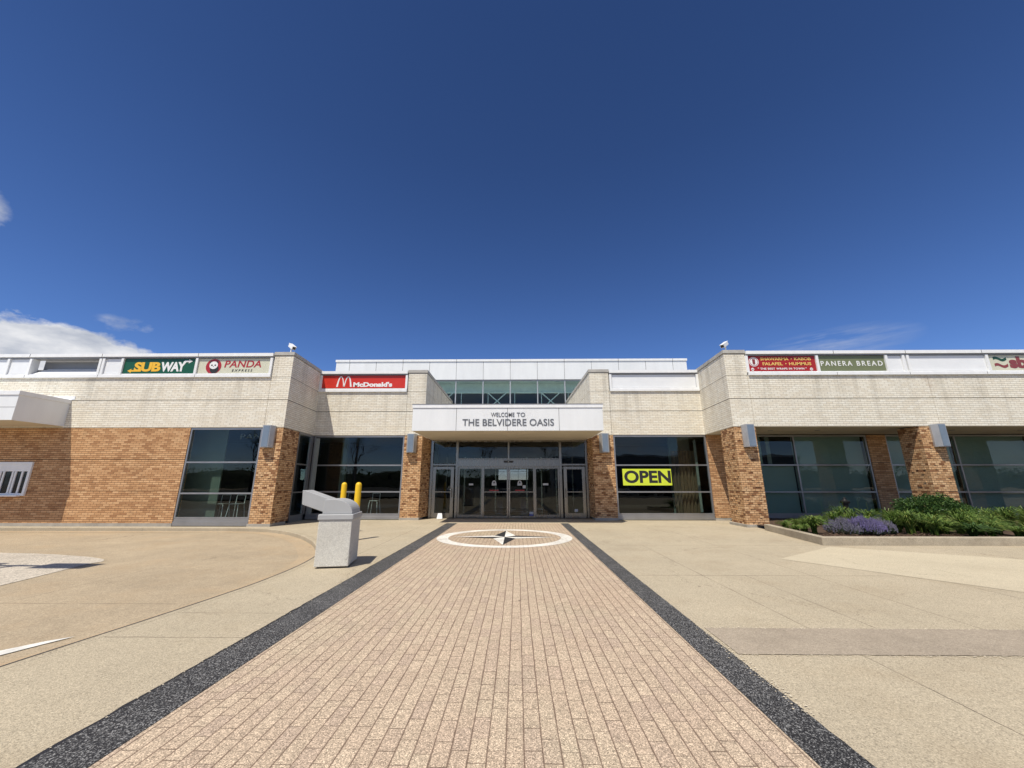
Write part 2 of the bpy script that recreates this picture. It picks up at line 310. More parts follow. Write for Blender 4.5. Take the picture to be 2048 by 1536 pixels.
def aggregate(name, stops, scale=75, rough=0.6):
    m, t, p = new_mat(name); o = t.obj()
    v = t.n('ShaderNodeTexVoronoi'); t.lk(o, v.inputs['Vector']); v.inputs['Scale'].default_value = scale
    vc = t.n('ShaderNodeRGBToBW'); t.lk(v.outputs['Color'], vc.inputs[0])
    c = t.ramp(vc.outputs[0], stops)
    a = t.noise(o, 1.2, 5, 0.65)
    c = t.mix(1.0, c, t.ramp(a, [(0.3, 0.8), (0.7, 1.3)]), 'MULTIPLY')
    s = t.noise(t.vm('ADD', o, (5, 0, 0)), 0.8, 5, 0.7)
    c = t.mix(t.m('MULTIPLY', t.m('SUBTRACT', s, 0.63), 2.0, clamp=True), c, (0.22, 0.18, 0.13))
    t.lk(c, p.inputs['Base Color']); p.inputs['Roughness'].default_value = rough; p.inputs['Specular IOR Level'].default_value = 0.3
    t.lk(t.bump(v.outputs['Distance'], 0.003, 0.6), p.inputs['Normal']); return m
M['band'] = aggregate('black_aggregate', [(0.0, (0.010, 0.010, 0.012)), (0.48, (0.028, 0.027, 0.027)), (0.66, (0.075, 0.074, 0.072)), (0.9, (0.34, 0.335, 0.325))], 140)
M['terrazzo'] = aggregate('white_aggregate', [(0.1, (0.50, 0.46, 0.40)), (0.4, (0.66, 0.63, 0.56)), (0.9, (0.85, 0.82, 0.76))], 60)

def glass(name, tint, ior=1.5, rough=0.0, wave=0.0):
    m = bpy.data.materials.new(name); m.use_nodes = True; m.node_tree.nodes.clear(); t = NT(m.node_tree)
    tr = t.n('ShaderNodeBsdfTransparent'); tr.inputs[0].default_value = (*tint, 1)
    gl = t.n('ShaderNodeBsdfGlossy'); gl.inputs['Roughness'].default_value = rough; gl.inputs[0].default_value = (0.9, 0.95, 0.95, 1)
    fr = t.n('ShaderNodeFresnel'); fr.inputs[0].default_value = ior
    if wave:
        bmp = t.bump(t.noise(t.obj(), 0.9, 2, 0.5), wave); t.lk(bmp, gl.inputs['Normal'])
    fb = t.m('MULTIPLY', fr.outputs[0], t.m('SUBTRACT', 1.0, t.n('ShaderNodeNewGeometry').outputs['Backfacing']))
    mx = t.n('ShaderNodeMixShader'); t.lk(fb, mx.inputs[0]); t.lk(tr.outputs[0], mx.inputs[1]); t.lk(gl.outputs[0], mx.inputs[2])
    o = t.n('ShaderNodeOutputMaterial'); t.lk(mx.outputs[0], o.inputs[0]); return m
M['glass'] = glass('tinted_glass', (0.78, 0.84, 0.82), 1.50, wave=0.003)
M['glass_hi'] = glass('clerestory_glass', (0.82, 0.90, 0.87), 1.5, wave=0.006)

def leafmat(name, c0, c1, c2=None, trans=0.25):
    m, t, p = new_mat(name)
    r = t.n('ShaderNodeNewGeometry').outputs['Random Per Island']
    st = [(0.0, c0), (0.75, c1)] + ([(1.0, c2)] if c2 else [(1.0, c1)])
    c = t.ramp(r, st)
    c = t.mix(1.0, c, t.ramp(t.noise(t.obj(), 3.0, 4, 0.6), [(0.3, 0.7), (0.7, 1.25)]), 'MULTIPLY')
    t.lk(c, p.inputs['Base Color']); p.inputs['Roughness'].default_value = 0.5; p.inputs['Specular IOR Level'].default_value = 0.35
    tl = t.n('ShaderNodeBsdfTranslucent'); t.lk(c, tl.inputs[0])
    mx = t.n('ShaderNodeMixShader'); mx.inputs[0].default_value = trans; t.lk(p.outputs[0], mx.inputs[1]); t.lk(tl.outputs[0], mx.inputs[2])
    for o in t.nt.nodes:
        if o.type == 'OUTPUT_MATERIAL': t.lk(mx.outputs[0], o.inputs[0])
    return m
M['lily'] = leafmat('lily_leaf', (0.045, 0.095, 0.018), (0.14, 0.22, 0.04), (0.30, 0.34, 0.09))
M['grassblade'] = leafmat('grass_leaf', (0.09, 0.16, 0.03), (0.17, 0.26, 0.05), (0.30, 0.34, 0.10))
M['boxwood'] = leafmat('shrub_leaf', (0.025, 0.06, 0.015), (0.06, 0.125, 0.028), (0.14, 0.22, 0.05))
M['catmint'] = leafmat('catmint_leaf', (0.06, 0.08, 0.055), (0.11, 0.14, 0.09))
M['purple'] = leafmat('purple_flower', (0.09, 0.075, 0.17), (0.14, 0.115, 0.26), (0.19, 0.16, 0.34))
M['purple_dull'] = leafmat('dull_purple_flower', (0.09, 0.085, 0.12), (0.14, 0.13, 0.19), (0.20, 0.19, 0.26))


# ------------------------------------------------------------------ mesh helpers
class MB:
    def __init__(s): s.v = []; s.f = []; s.pc = []; s.mats = [None]; s.cur = 0
    def add(s, vs, fs):
        k = len(s.v); s.v += [tuple(v) for v in vs]; s.f += [tuple(i + k for i in f) for f in fs]
        s.pc.append((k, len(s.v), len(s.f) - len(fs), len(s.f), s.cur)); return s
    def merge(s, o, mat):
        s.mats.append(mat); c = s.cur; s.cur = len(s.mats) - 1
        for a, b, fa, fb, _ in o.pc: s.add(o.v[a:b], [tuple(i - a for i in f) for f in o.f[fa:fb]])
        s.cur = c; return s
    def clusters(s, tol=0.035):
        bb = []
        for a, b, fa, fb, _ in s.pc:
            q = s.v[a:b]; bb.append([min(p[i] for p in q) - tol for i in range(3)] + [max(p[i] for p in q) + tol for i in range(3)])
        par = list(range(len(bb)))
        def fd(i):
            while par[i] != i: par[i] = par[par[i]]; i = par[i]
            return i
        for i in range(len(bb)):
            for k in range(i):
                if all(bb[i][c] <= bb[k][c + 3] and bb[k][c] <= bb[i][c + 3] for c in range(3)): par[fd(i)] = fd(k)
        gr = {}
        for i in range(len(bb)): gr.setdefault(fd(i), []).append(i)
        out = []
        for g in gr.values():
            m = MB(); m.mats = s.mats
            for i in g:
                a, b, fa, fb, c = s.pc[i]; m.cur = c; m.add(s.v[a:b], [tuple(q - a for q in f) for f in s.f[fa:fb]])
            out.append(m)
        return out
    def box(s, x0, x1, y0, y1, z0, z1):
        v = [(x, y, z) for z in (z0, z1) for y in (y0, y1) for x in (x0, x1)]
        return s.add(v, [(0, 2, 3, 1), (4, 5, 7, 6), (0, 1, 5, 4), (2, 6, 7, 3), (0, 4, 6, 2), (1, 3, 7, 5)])
    def prism(s, poly, z0, z1):
        a = sum(poly[i][0] * poly[(i + 1) % len(poly)][1] - poly[(i + 1) % len(poly)][0] * poly[i][1] for i in range(len(poly)))
        if a < 0: poly = poly[::-1]
        n = len(poly); v = [(x, y, z0) for x, y in poly] + [(x, y, z1) for x, y in poly]
        return s.add(v, [tuple(range(n))[::-1], tuple(range(n, 2 * n))] + [(i, (i + 1) % n, n + (i + 1) % n, n + i) for i in range(n)])
    def xprism(s, poly, y0, y1):
        """poly in XZ, extruded along Y"""
        a = sum(poly[i][0] * poly[(i + 1) % len(poly)][1] - poly[(i + 1) % len(poly)][0] * poly[i][1] for i in range(len(poly)))
        if a < 0: poly = poly[::-1]
        n = len(poly); v = [(x, y0, z) for x, z in poly] + [(x, y1, z) for x, z in poly]
        return s.add(v, [tuple(range(n)), tuple(range(n, 2 * n))[::-1]] + [(i, n + i, n + (i + 1) % n, (i + 1) % n) for i in range(n)])
    def sheet(s, poly, z):
        a = sum(poly[i][0] * poly[(i + 1) % len(poly)][1] - poly[(i + 1) % len(poly)][0] * poly[i][1] for i in range(len(poly)))
        if a < 0: poly = poly[::-1]
        return s.add([(x, y, z) for x, y in poly], [tuple(range(len(poly)))])
    def tube(s, pts, r, n=8, r2=None, caps=True):
        pts = [Vector(p) for p in pts]; r2 = r if r2 is None else r2; vs = []; m = len(pts)
        for i, p in enumerate(pts):
            d = (pts[min(i + 1, m - 1)] - pts[max(i - 1, 0)]).normalized()
            a = d.orthogonal().normalized() if i == 0 else (a - d * a.dot(d)).normalized()
            b = d.cross(a); rr = r + (r2 - r) * i / (m - 1)
            vs += [p + a * rr * math.cos(2 * math.pi * k / n) + b * rr * math.sin(2 * math.pi * k / n) for k in range(n)]
        fs = [(i * n + k, i * n + (k + 1) % n, (i + 1) * n + (k + 1) % n, (i + 1) * n + k) for i in range(m - 1) for k in range(n)]
        if caps: fs += [tuple(range(n))[::-1], tuple(range((m - 1) * n, m * n))]
        return s.add(vs, fs)
    def lathe(s, prof, n=20, c=(0, 0)):
        vs = []; m = len(prof)
        for r, z in prof: vs += [(c[0] + r * math.cos(2 * math.pi * k / n), c[1] + r * math.sin(2 * math.pi * k / n), z) for k in range(n)]
        fs = [(i * n + k, i * n + (k + 1) % n, (i + 1) * n + (k + 1) % n, (i + 1) * n + k) for i in range(m - 1) for k in range(n)]
        fs += [tuple(range(n))[::-1], tuple(range((m - 1) * n, m * n))]
        return s.add(vs, fs)
    def build(s, name, mat, parent=None, bevel=0.0, smooth=False, loc=None, rz=0.0):
        me = bpy.data.meshes.new(name); me.from_pydata(s.v, [], s.f); me.update()
        me.materials.append(M[mat] if isinstance(mat, str) else mat)
        for x in s.mats[1:]: me.materials.append(M[x])
        if len(s.mats) > 1:
            for a, b, fa, fb, c in s.pc:
                for i in range(fa, fb): me.polygons[i].material_index = c
        if smooth:
            for p in me.polygons: p.use_smooth = True
            try: me.set_sharp_from_angle(angle=R(35))
            except Exception: pass
        o = bpy.data.objects.new(name, me); C.objects.link(o)
        if parent: o.parent = parent
        if loc: o.location = loc
        if rz: o.rotation_euler.z = rz
        if bevel:
            b = o.modifiers.new('bevel', 'BEVEL'); b.width = bevel; b.segments = 2; b.limit_method = 'ANGLE'; b.angle_limit = R(40)
        return o
def B(*a): return MB().box(*a)
def tag(o, label=None, cat=None, group=None, kind=None):
    if label: o['label'] = label
    if cat: o['category'] = cat
    if group: o['group'] = group
    if kind: o['kind'] = kind
    return o
def thing(name, label, cat, loc=(0, 0, 0), rz=0.0, group=None):
    o = bpy.data.objects.new(name, None); C.objects.link(o); o.location = loc; o.rotation_euler.z = rz
    o.empty_display_size = 0.3
    return tag(o, label, cat, group)
def copy_tree(o, parent=None):
    c = o.copy(); C.objects.link(c); c.parent = parent
    for ch in [x for x in o.children]: copy_tree(ch, c)
    return c
def wedge_arc(cx, cz, r0, r1, a0, a1, n=40):
    p = [(cx + r1 * math.cos(R(a0 + (a1 - a0) * i / n)), cz + r1 * math.sin(R(a0 + (a1 - a0) * i / n))) for i in range(n + 1)]
    q = [(cx + r0 * math.cos(R(a0 + (a1 - a0) * i / n)), cz + r0 * math.sin(R(a0 + (a1 - a0) * i / n))) for i in range(n + 1)]
    return p + q[::-1]
def text_mesh(txt, x0, x1, z0, z1, y, depth=0.01, bold=0.0, shear=0.0, space=1.0):
    """built-in font text fitted to a rectangle in the XZ plane, facing -Y; returns MB"""
    cu = bpy.data.curves.new('t', 'FONT'); cu.body = txt; cu.size = 1; cu.offset = bold; cu.shear = shear
    cu.space_character = space; cu.resolution_u = 6; cu.extrude = 0.5
    ob = bpy.data.objects.new('t', cu); C.objects.link(ob)
    dg = bpy.context.evaluated_depsgraph_get(); dg.update()
    me = bpy.data.meshes.new_from_object(ob.evaluated_get(dg))
    xs = [v.co.x for v in me.vertices]; ys = [v.co.y for v in me.vertices]
    ax, bx, ay, by = min(xs), max(xs), min(ys), max(ys)
    mb = MB()
    mb.add([(x0 + (v.co.x - ax) / (bx - ax) * (x1 - x0), y - depth * (v.co.z + 0.5), z0 + (v.co.y - ay) / (by - ay) * (z1 - z0)) for v in me.vertices],
           [tuple(p.vertices) for p in me.polygons])
    bpy.data.objects.remove(ob); bpy.data.curves.remove(cu); bpy.data.meshes.remove(me)
    return mb

# ------------------------------------------------------------------ setting: ground sheets
def struct(o): return tag(o, kind='structure')
struct(MB().sheet([(-500, -500), (500, -500), (500, 500), (-500, 500)], -0.12).build('ground', 'road'))
# pavement: slab with a real kerb step down to the road on the left
kerb = [(-7.0, -30), (-5.6, -6), (-5.05, 0), (-4.83, 2.4), (-4.68, 3.99), (-4.52, 5.2), (-4.40, 6.4), (-4.36, 7.2), (-4.42, 8.4), (-4.62, 9.5), (-4.9, 10.25), (-5.28, 10.9), (-5.8, 11.75), (-6.4, 12.55),
        (-6.95, 13.2), (-7.6, 13.85), (-8.3, 14.4), (-9.2, 14.9), (-10.2, 15.10), (-11.6, 15.14), (-14, 15.15), (-20, 15.15), (-40, 15.16)]
def smooth_poly(p, n=4):
    out = []
    for i in range(len(p) - 1):
        a = p[max(i - 1, 0)]; b = p[i]; c = p[i + 1]; d = p[min(i + 2, len(p) - 1)]
        for k in range(n):
            t = k / n
            out.append(tuple(0.5 * (2 * b[j] + (c[j] - a[j]) * t + (2 * a[j] - 5 * b[j] + 4 * c[j] - d[j]) * t * t + (3 * b[j] - a[j] - 3 * c[j] + d[j]) * t ** 3) for j in (0, 1)))
    return out + [p[-1]]
kerb_s = smooth_poly(kerb)
def offset_poly(p, d):
    out = []
    for i, q in enumerate(p):
        a = Vector(p[max(i - 1, 0)]); b = Vector(p[min(i + 1, len(p) - 1)]); t = (b - a).normalized()
        out.append((q[0] + t.y * d, q[1] - t.x * d))
    return out
kin = offset_poly(kerb_s, 0.15)
struct(MB().prism(kin + [(-40, 60), (60, 60), (60, -30)], -0.4, 0.0).build('pavement', 'pave'))
kb = MB(); n = len(kerb_s)
kv = [(x, y, -0.2) for x, y in kerb_s] + [(x, y, 0.003) for x, y in kerb_s] + [(x, y, 0.003) for x, y in kin] + [(x, y, -0.2) for x, y in kin]
kf = [(r * n + i, r * n + i + 1, ((r + 1) % 4) * n + i + 1, ((r + 1) % 4) * n + i) for r in range(3) for i in range(n - 1)]
kb.add(kv, kf)
struct(kb.build('kerb', 'kerbtop', bevel=0.02))
# gutter strip along the kerb, slightly more orange
gut_o = offset_poly(kerb_s, -0.42)
gb = MB(); gb.add([(x, y, -0.1155) for x, y in kerb_s] + [(x, y, -0.1155) for x, y in gut_o], [(i, i + 1, n + i + 1, n + i) for i in range(n - 1)])
M['gutter'] = concrete('gutter_concrete', (0.43, 0.335, 0.222), 0.14, 0.25, stain=0.45, stain_col=(0.46, 0.32, 0.18))
struct(gb.build('gutter', 'gutter'))
kz = [i for i in range(n) if kerb_s[i][1] < 10.0]; kj = [offset_poly(kerb_s, 0.022)[i] for i in kz]; kj2 = [offset_poly(kerb_s, 0.050)[i] for i in kz]; jb = MB(); nk = len(kz)
jb.add([(x, y, 0.0045) for x, y in kj] + [(x + 0.006 * noise.noise(Vector((x * 3, y * 3, 0))), y, 0.0045) for x, y in kj2], [(i, i + 1, nk + i + 1, nk + i) for i in range(nk - 1)])
struct(jb.build('kerb_joint', 'dark_line'))
struct(MB().sheet([(-80, -200), (80, -200), (80, -9.5), (-80, -9.5)], 0.012).build('parking_lot', plain('asphalt', (0.075, 0.07, 0.065), 0.9, 0, 0.25, 0.6)))
# walkway
XC = -0.41
struct(MB().sheet([(XC - 2.08, -2), (XC + 2.16, -2), (XC + 2.16, 17.0), (XC - 2.08, 17.0)], 0.004).build('brick_walkway', 'paver'))
def ragged(x0, y0, x1, y1, n, amp, seed):
    random.seed(seed); out = []
    for i in range(n + 1):
        t = i / n; d = random.uniform(-amp, amp) * (1 if random.random() < 0.7 else 2.2)
        L = math.hypot(x1 - x0, y1 - y0); out.append((x0 + (x1 - x0) * t - (y1 - y0) / L * d, y0 + (y1 - y0) * t + (x1 - x0) / L * d))
    return out
bl_out = ragged(XC - 2.48, -2, XC - 2.48, 17.0, 300, 0.0022, 3)
struct(MB().sheet(bl_out + [(XC - 2.085, 17.0), (XC - 2.085, -2)], 0.005).build('walkway_border', 'band'))
br_out = ragged(XC + 2.48, -2, XC + 2.48, 17.0, 300, 0.0030, 4)
struct(MB().sheet([(XC + 2.165, -2)] + br_out + [(XC + 2.165, 17.0)], 0.005).build('walkway_border', 'band'))
# open joints beside the borders
j = ragged(XC - 2.512, -2, XC - 2.512, 17, 220, 0.005, 5)
struct(MB().sheet(j + [(XC - 2.478, 17), (XC - 2.478, -2)], 0.0035).build('border_joint', 'black'))
def crumble(x0, y0, x1, y1, n, w0, seed):
    random.seed(seed); mb = MB()
    for _ in range(n):
        t = random.random(); x = x0 + (x1 - x0) * t + random.gauss(0, w0); y = y0 + (y1 - y0) * t + random.gauss(0, w0); r = random.uniform(0.003, 0.010)
        k = random.randint(4, 6); a0 = random.random() * 6
        mb.sheet([(x + r * math.cos(a0 + 6.283 * i / k) * random.uniform(0.6, 1.3), y + r * math.sin(a0 + 6.283 * i / k) * random.uniform(0.6, 1.3)) for i in range(k)], 0.0078 + 0.0004 * random.random())
    return mb
struct(MB().sheet([(-2.9, 17.0), (2.1, 17.0), (2.1, 19.0), (-2.9, 19.0)], 0.004).build('threshold', 'slab'))
# compass rose inlay
cx, cy = XC + 0.01, 12.70
ring = MB(); N_ = 96
ring.add([(cx + r * math.cos(6.28319 * i / N_), cy + r * math.sin(6.28319 * i / N_), 0.0085) for r in (1.70, 2.04) for i in range(N_)],
         [(i, N_ + i, N_ + (i + 1) % N_, (i + 1) % N_) for i in range(N_)])
comp = thing('compass_rose', 'round white ringed compass rose with black and white star set in the brick walkway', 'floor inlay', (0, 0, 0))
ring.build('ring', 'terrazzo', comp)
MB().sheet([(cx + 1.70 * math.cos(6.28319 * i / N_), cy + 1.70 * math.sin(6.28319 * i / N_)) for i in range(N_)], 0.008).build('inner_paving', 'paver_in', comp)
wst = 0.30; Ls = 1.58
wm = MB(); dm = MB()
for k in range(4):
    a = k * math.pi / 2; tip = (cx + Ls * math.cos(a), cy + Ls * math.sin(a))
    w1 = (cx + wst * 1.55 * math.cos(a + math.pi / 4), cy + wst * 1.55 * math.sin(a + math.pi / 4)); w0 = (cx + wst * 1.55 * math.cos(a - math.pi / 4), cy + wst * 1.55 * math.sin(a - math.pi / 4))
    # k: 0 east, 1 north, 2 west, 3 south ; +pi/4 side is the counter-clockwise half
    dm.sheet([(cx, cy), tip, w1], 0.012); wm.sheet([(cx, cy), tip, w0], 0.012)
wm.build('star_white_points', 'terrazzo', comp); M['star_black'] = aggregate('star_black_stone', [(0.0, (0.01, 0.01, 0.012)), (0.8, (0.03, 0.03, 0.032)), (1.0, (0.12, 0.12, 0.12))], 90); dm.build('star_black_points', 'star_black', comp)

# paler slab and the grey patched strip on the right
struct(MB().sheet([(5.70, 9.27), (7.6, 6.64), (9.5, 4.0), (16, 4.0), (16, 6.2), (10.85, 9.29), (8.07, 10.98)], 0.004).build('pale_paving_slab', 'slab'))
e1 = ragged(2.12, 5.03, 30, 4.95, 500, 0.005, 11); e2 = ragged(30, 4.25, 2.12, 4.32, 500, 0.005, 12)
struct(MB().sheet(e1 + e2, 0.0065).build('patched_trench', 'patch'))
cr = crumble(2.1, 5.04, 6.5, 5.0, 260, 0.016, 13); cr2 = crumble(2.1, 4.31, 6.5, 4.27, 260, 0.012, 14); cr3 = crumble(2.08, 3.3, 2.08, 5.1, 260, 0.03, 15)
cr4 = crumble(-2.9, 1.0, -2.9, 7.0, 60, 0.012, 16)
for c_ in (cr2, cr3, cr4): cr.add(c_.v, c_.f)
tag(cr.build('crumbled_mortar', 'crumb'), 'pale crumbled mortar bits along the patched strip and black border', 'debris', kind='stuff')
# light aggregate island lane in the road, lane line
isl = smooth_poly([(-40, 11.4), (-22, 11.0), (-13.15, 10.51), (-10.8, 10.12), (-9.75, 9.75), (-9.38, 9.42), (-9.37, 9.06), (-8.93, 7.28), (-8.6, 5.4), (-9.2, 3.5)], 4)
struct(MB().sheet(isl + [(-40, 3.5)], -0.113).build('aggregate_paving', 'island'))
ln = MB(); ln.sheet([(-5.10, 5.02), (-5.20, 4.80), (-5.32, 4.48), (-5.50, 3.8), (-5.75, 2.5), (-5.95, 2.5), (-5.68, 3.9), (-5.47, 4.60), (-5.27, 4.88)], -0.111)
tag(ln.build('lane_line', 'mark'), kind='structure')

# ------------------------------------------------------------------ the building
A, Bp, S = 15.57, 18.35, 19.2
bld = thing('service_building', 'long single storey building with white brick upper walls, orange brick below and a glazed entrance', 'building')
def part(mb, name, mat, bevel=0.0, parent=None, split=True, **k):
    for c in (mb.clusters() if split else [mb]): o = c.build(name, mat, parent or bld, bevel, **k)
    return o
OZ = [(0.12, 1.291), (1.313, 2.499), (2.521, 3.758)]
WZ = [(3.778, 4.894), (4.916, 5.862)]
def wall_x(mb, core, x0, x1, y, bands, th=0.25, core_z=None):
    for a, b in bands: mb.box(x0, x1, y, y + th, a, b)
    z0, z1 = core_z or (bands[0][0], bands[-1][1]); mb.cur = 1; mb.mats = [None, 'dark_line']; mb.box(x0 + 0.004, x1 - 0.004, y + 0.05, y + th - 0.01, z0 + 0.003, z1 - 0.003); mb.cur = 0
def wall_poly(mb, core, poly, bands, cored=True):
    for a, b in bands: mb.prism(poly, a, b)
    c = Vector((sum(p[0] for p in poly) / len(poly), sum(p[1] for p in poly) / len(poly)))
    pp = []
    for i, p in enumerate(poly):
        v = Vector(p) - c; pp.append(tuple(c + v * (1 - 0.03 / max(v.length, 0.1))))
    mb.cur = 1; mb.mats = [None, 'dark_line']
    if cored: mb.prism(pp, bands[0][0] + 0.003, bands[-1][1] - 0.003)
    mb.cur = 0
core = MB()
# --- orange brick
ob = MB(); wall_x(ob, core, -32, -19.206, A, OZ); wall_x(ob, core, -19.194, -13.17, A, OZ); part(ob, 'lower_brick_wall', 'brick_orange')
# dark base course and plinths
bs = MB(); bs.box(-32, -13.17, A - 0.015, A + 0.2, -0.05, 0.115); bs.box(-10.28, -9.38, A - 0.02, A + 1.0, -0.05, 0.10)
bs.box(-5.31, -4.42, Bp - 0.02, S - 0.1, -0.05, 0.10); bs.box(3.44, 4.48, Bp - 0.02, S - 0.1, -0.05, 0.10); bs.box(8.74, 9.9, Bp - 0.02, Bp + 0.3, -0.05, 0.09)
part(bs, 'base_course', 'base', 0.006)
# --- piers
def pier(poly, label=None, base=None):
    mb = MB()
    for a, b in OZ: mb.prism(poly, a if a > 0.2 else 0.10, b)
    c = Vector((sum(p[0] for p in poly) / len(poly), sum(p[1] for p in poly) / len(poly)))
    mb.mats = [None, 'dark_line']; mb.cur = 1; mb.prism([tuple(c + (Vector(p) - c) * (1 - 0.03 / (Vector(p) - c).length)) for p in poly], 0.11, 3.76); mb.cur = 0
    # scattered projecting headers
    e = []
    for i in range(len(poly)):
        p, q = Vector(poly[i]), Vector(poly[(i + 1) % len(poly)])
        e.append((p, q))
    random.seed(int(abs(poly[0][0] * 100)))
    cen = c
    for p, q in e:
        L = (q - p).length; t = (q - p) / L; nrm = Vector((t.y, -t.x))
        if nrm.dot((p + q) / 2 - cen) < 0: nrm = -nrm
        if nrm.y > 0.3: continue
        for row in range(2, 46):
            z = row * 0.0805 + 0.014
            if any(abs(z + 0.03 - k) < 0.06 for k in (1.302, 2.51)) or z > 3.66: continue
            for cidx in range(int(L / 0.1)):
                if random.random() < (0.16 if row % 2 == 0 else 0.03) and 0.03 < cidx * 0.1 < L - 0.12:
                    a = p + t * (cidx * 0.1 + 0.005); b_ = a + t * 0.092
                    mb.prism([tuple(a - nrm * 0.01), tuple(b_ - nrm * 0.01), tuple(b_ + nrm * 0.016), tuple(a + nrm * 0.016)], z, z + 0.068)
    o = part(mb, 'brick_pier', 'brick_pier', split=False)
    if label: o['label'] = label
    return o
pier([(-10.24, A), (-9.40, A), (-9.51, 16.95), (-10.24, 16.95)], 'mottled orange brick pier beside the tall window under the cream sign')
pier([(-5.29, Bp), (-4.45, Bp), (-4.22, S + 0.1), (-5.29, S + 0.1)], 'mottled orange brick pier left of the entrance doors')
pier([(3.476, Bp), (4.45, Bp), (4.45, S + 0.1), (3.36, S + 0.1)], 'mottled orange brick pier right of the entrance doors')
pier([(8.55, A), (9.40, A), (9.40, 16.75), (8.62, 16.75)], 'free standing mottled brick column at the planter end')
pier([(15.78, A), (16.63, A), (16.63, 16.5), (15.80, 16.5)], 'free standing mottled brick column behind the round shrub')
pier([(23.0, A), (23.85, A), (23.85, 16.5), (23.02, 16.5)])
cb = MB(); cb.box(8.52, 9.43, A - 0.03, 16.78, -0.05, 0.10); cb.box(15.75, 16.66, A - 0.03, 16.53, -0.05, 0.10); cb.box(22.97, 23.88, A - 0.03, 16.53, -0.05, 0.10)
part(cb, 'column_base', 'base', 0.01)
# brick on the recessed right wall, pilaster, further wall
rb = MB(); wall_x(rb, core, 8.74, 9.75, Bp, OZ); wall_x(rb, core, 16.10, 16.95, Bp, OZ); wall_x(rb, core, 23.6, 32, Bp, OZ); part(rb, 'recessed_brick_wall', 'brick_orange')
# --- white brick
wb = MB()
wall_x(wb, core, -32, -19.206, A, WZ); wall_x(wb, core, -19.194, -10.215, A, WZ)
blkL = [(-10.20, A), (-9.40, A), (-9.62, Bp + 0.3), (-10.20, Bp + 0.3)]
TZ = WZ + [(5.877, 6.80)]
wall_poly(wb, core, blkL, TZ)
wall_x(wb, core, -9.60, -5.305, Bp, WZ)
blkCL = [(-5.29, Bp), (-4.39, Bp), (-4.39, 25.9), (-4.69, 25.9), (-4.69, Bp + 0.5), (-5.29, Bp + 0.5)]
blkCR = [(3.476, Bp), (4.40, Bp), (4.40, Bp + 0.5), (3.776, Bp + 0.5), (3.60, 25.9), (3.3, 25.9)]
wall_poly(wb, core, blkCL, TZ, False); wall_poly(wb, core, blkCR, TZ, False)
wall_x(wb, core, 4.415, 8.70, Bp, WZ)
blkR = [(8.55, A), (9.40, A), (9.40, Bp + 0.3), (8.71, Bp + 0.3)]
wall_poly(wb, core, blkR, TZ)
wall_x(wb, core, 9.415, 15.80, A, WZ); wall_x(wb, core, 15.812, 16.63, A, WZ); wall_x(wb, core, 16.642, 32, A, WZ)
part(wb, 'upper_brick_wall', 'brick_white')
# stone caps over a recessed strip, coloured dark to stand for their shadow
cp = MB(); cap_shadow = MB()
def cap(poly, grow):
    c = Vector((sum(p[0] for p in poly) / len(poly), sum(p[1] for p in poly) / len(poly)))
    cap_shadow.prism([tuple(c + (Vector(p) - c) * 0.985) for p in poly], 6.79, 6.825); cp.prism(grow, 6.82, 6.96)
cap(blkL, [(-10.22, A - 0.03), (-9.37, A - 0.03), (-9.59, Bp + 0.33), (-10.22, Bp + 0.33)])
cap([(-5.29, Bp), (-4.39, Bp), (-4.39, Bp + 0.5), (-5.29, Bp + 0.5)], [(-5.32, Bp - 0.03), (-4.36, Bp - 0.03), (-4.36, 25.9), (-4.72, 25.9), (-4.72, Bp + 0.53), (-5.32, Bp + 0.53)])
cap([(3.476, Bp), (4.40, Bp), (4.40, Bp + 0.5), (3.476, Bp + 0.5)], [(3.446, Bp - 0.03), (4.43, Bp - 0.03), (4.43, Bp + 0.53), (3.80, Bp + 0.53), (3.63, 25.9), (3.27, 25.9)])
cap(blkR, [(8.52, A - 0.03), (9.43, A - 0.03), (9.43, Bp + 0.33), (8.68, Bp + 0.33)])
cp.merge(cap_shadow, 'dark_line'); part(cp, 'wall_cap', 'cap')

# --- white metal parapet with sign bays
tr = MB(); bk = MB(); gr = MB(); jt = MB()
def parapet(x0, x1, y, posts, gap=None, joints=()):
    tr.box(x0, x1, y - 0.07, y + 0.30, 5.868, 5.99)            # sill
    tr.box(x0, x1, y - 0.02, y + 0.2, 5.99, 6.035)
    tr.box(x0, x1, y - 0.09, y + 0.32, 6.765, 6.90)            # coping
    gr.box(x0 + 0.004, x1 - 0.004, y - 0.045, y + 0.25, 6.705, 6.765)
    segs = [(x0, x1)] if not gap else [(x0, gap[0]), (gap[1], x1)]
    for a, b in segs: bk.box(a + 0.003, b - 0.003, y + 0.06, y + 0.24, 6.035, 6.705)
    for p in posts: tr.box(p - 0.05, p + 0.05, y - 0.055, y + 0.06, 5.99, 6.706)
    for q in joints:
        jt.box(q - 0.008, q + 0.008, y - 0.094, y + 0.1, 6.768, 6.897); jt.box(q - 0.006, q + 0.006, y - 0.074, y + 0.1, 5.87, 5.985)
parapet(-32, -10.235, A, (-10.29, -13.45, -16.62, -17.42, -17.56, -20.55, -21.5, -24.7), gap=(-20.5, -17.61), joints=(-13.4, -17.5, -20.6))
parapet(-9.60, -5.33, Bp, (-9.55, -5.37))
parapet(4.44, 8.69, Bp, (4.49, 8.64))
parapet(9.44, 32, A, (9.45, 12.32, 15.13, 15.83, 16.0, 19.2, 22.4), joints=(13.0, 15.92, 19.0))
tr.merge(bk, 'white_metal'); tr.merge(gr, 'grey_metal'); tr.merge(jt, 'dark_line'); part(tr, 'parapet', 'white_metal')
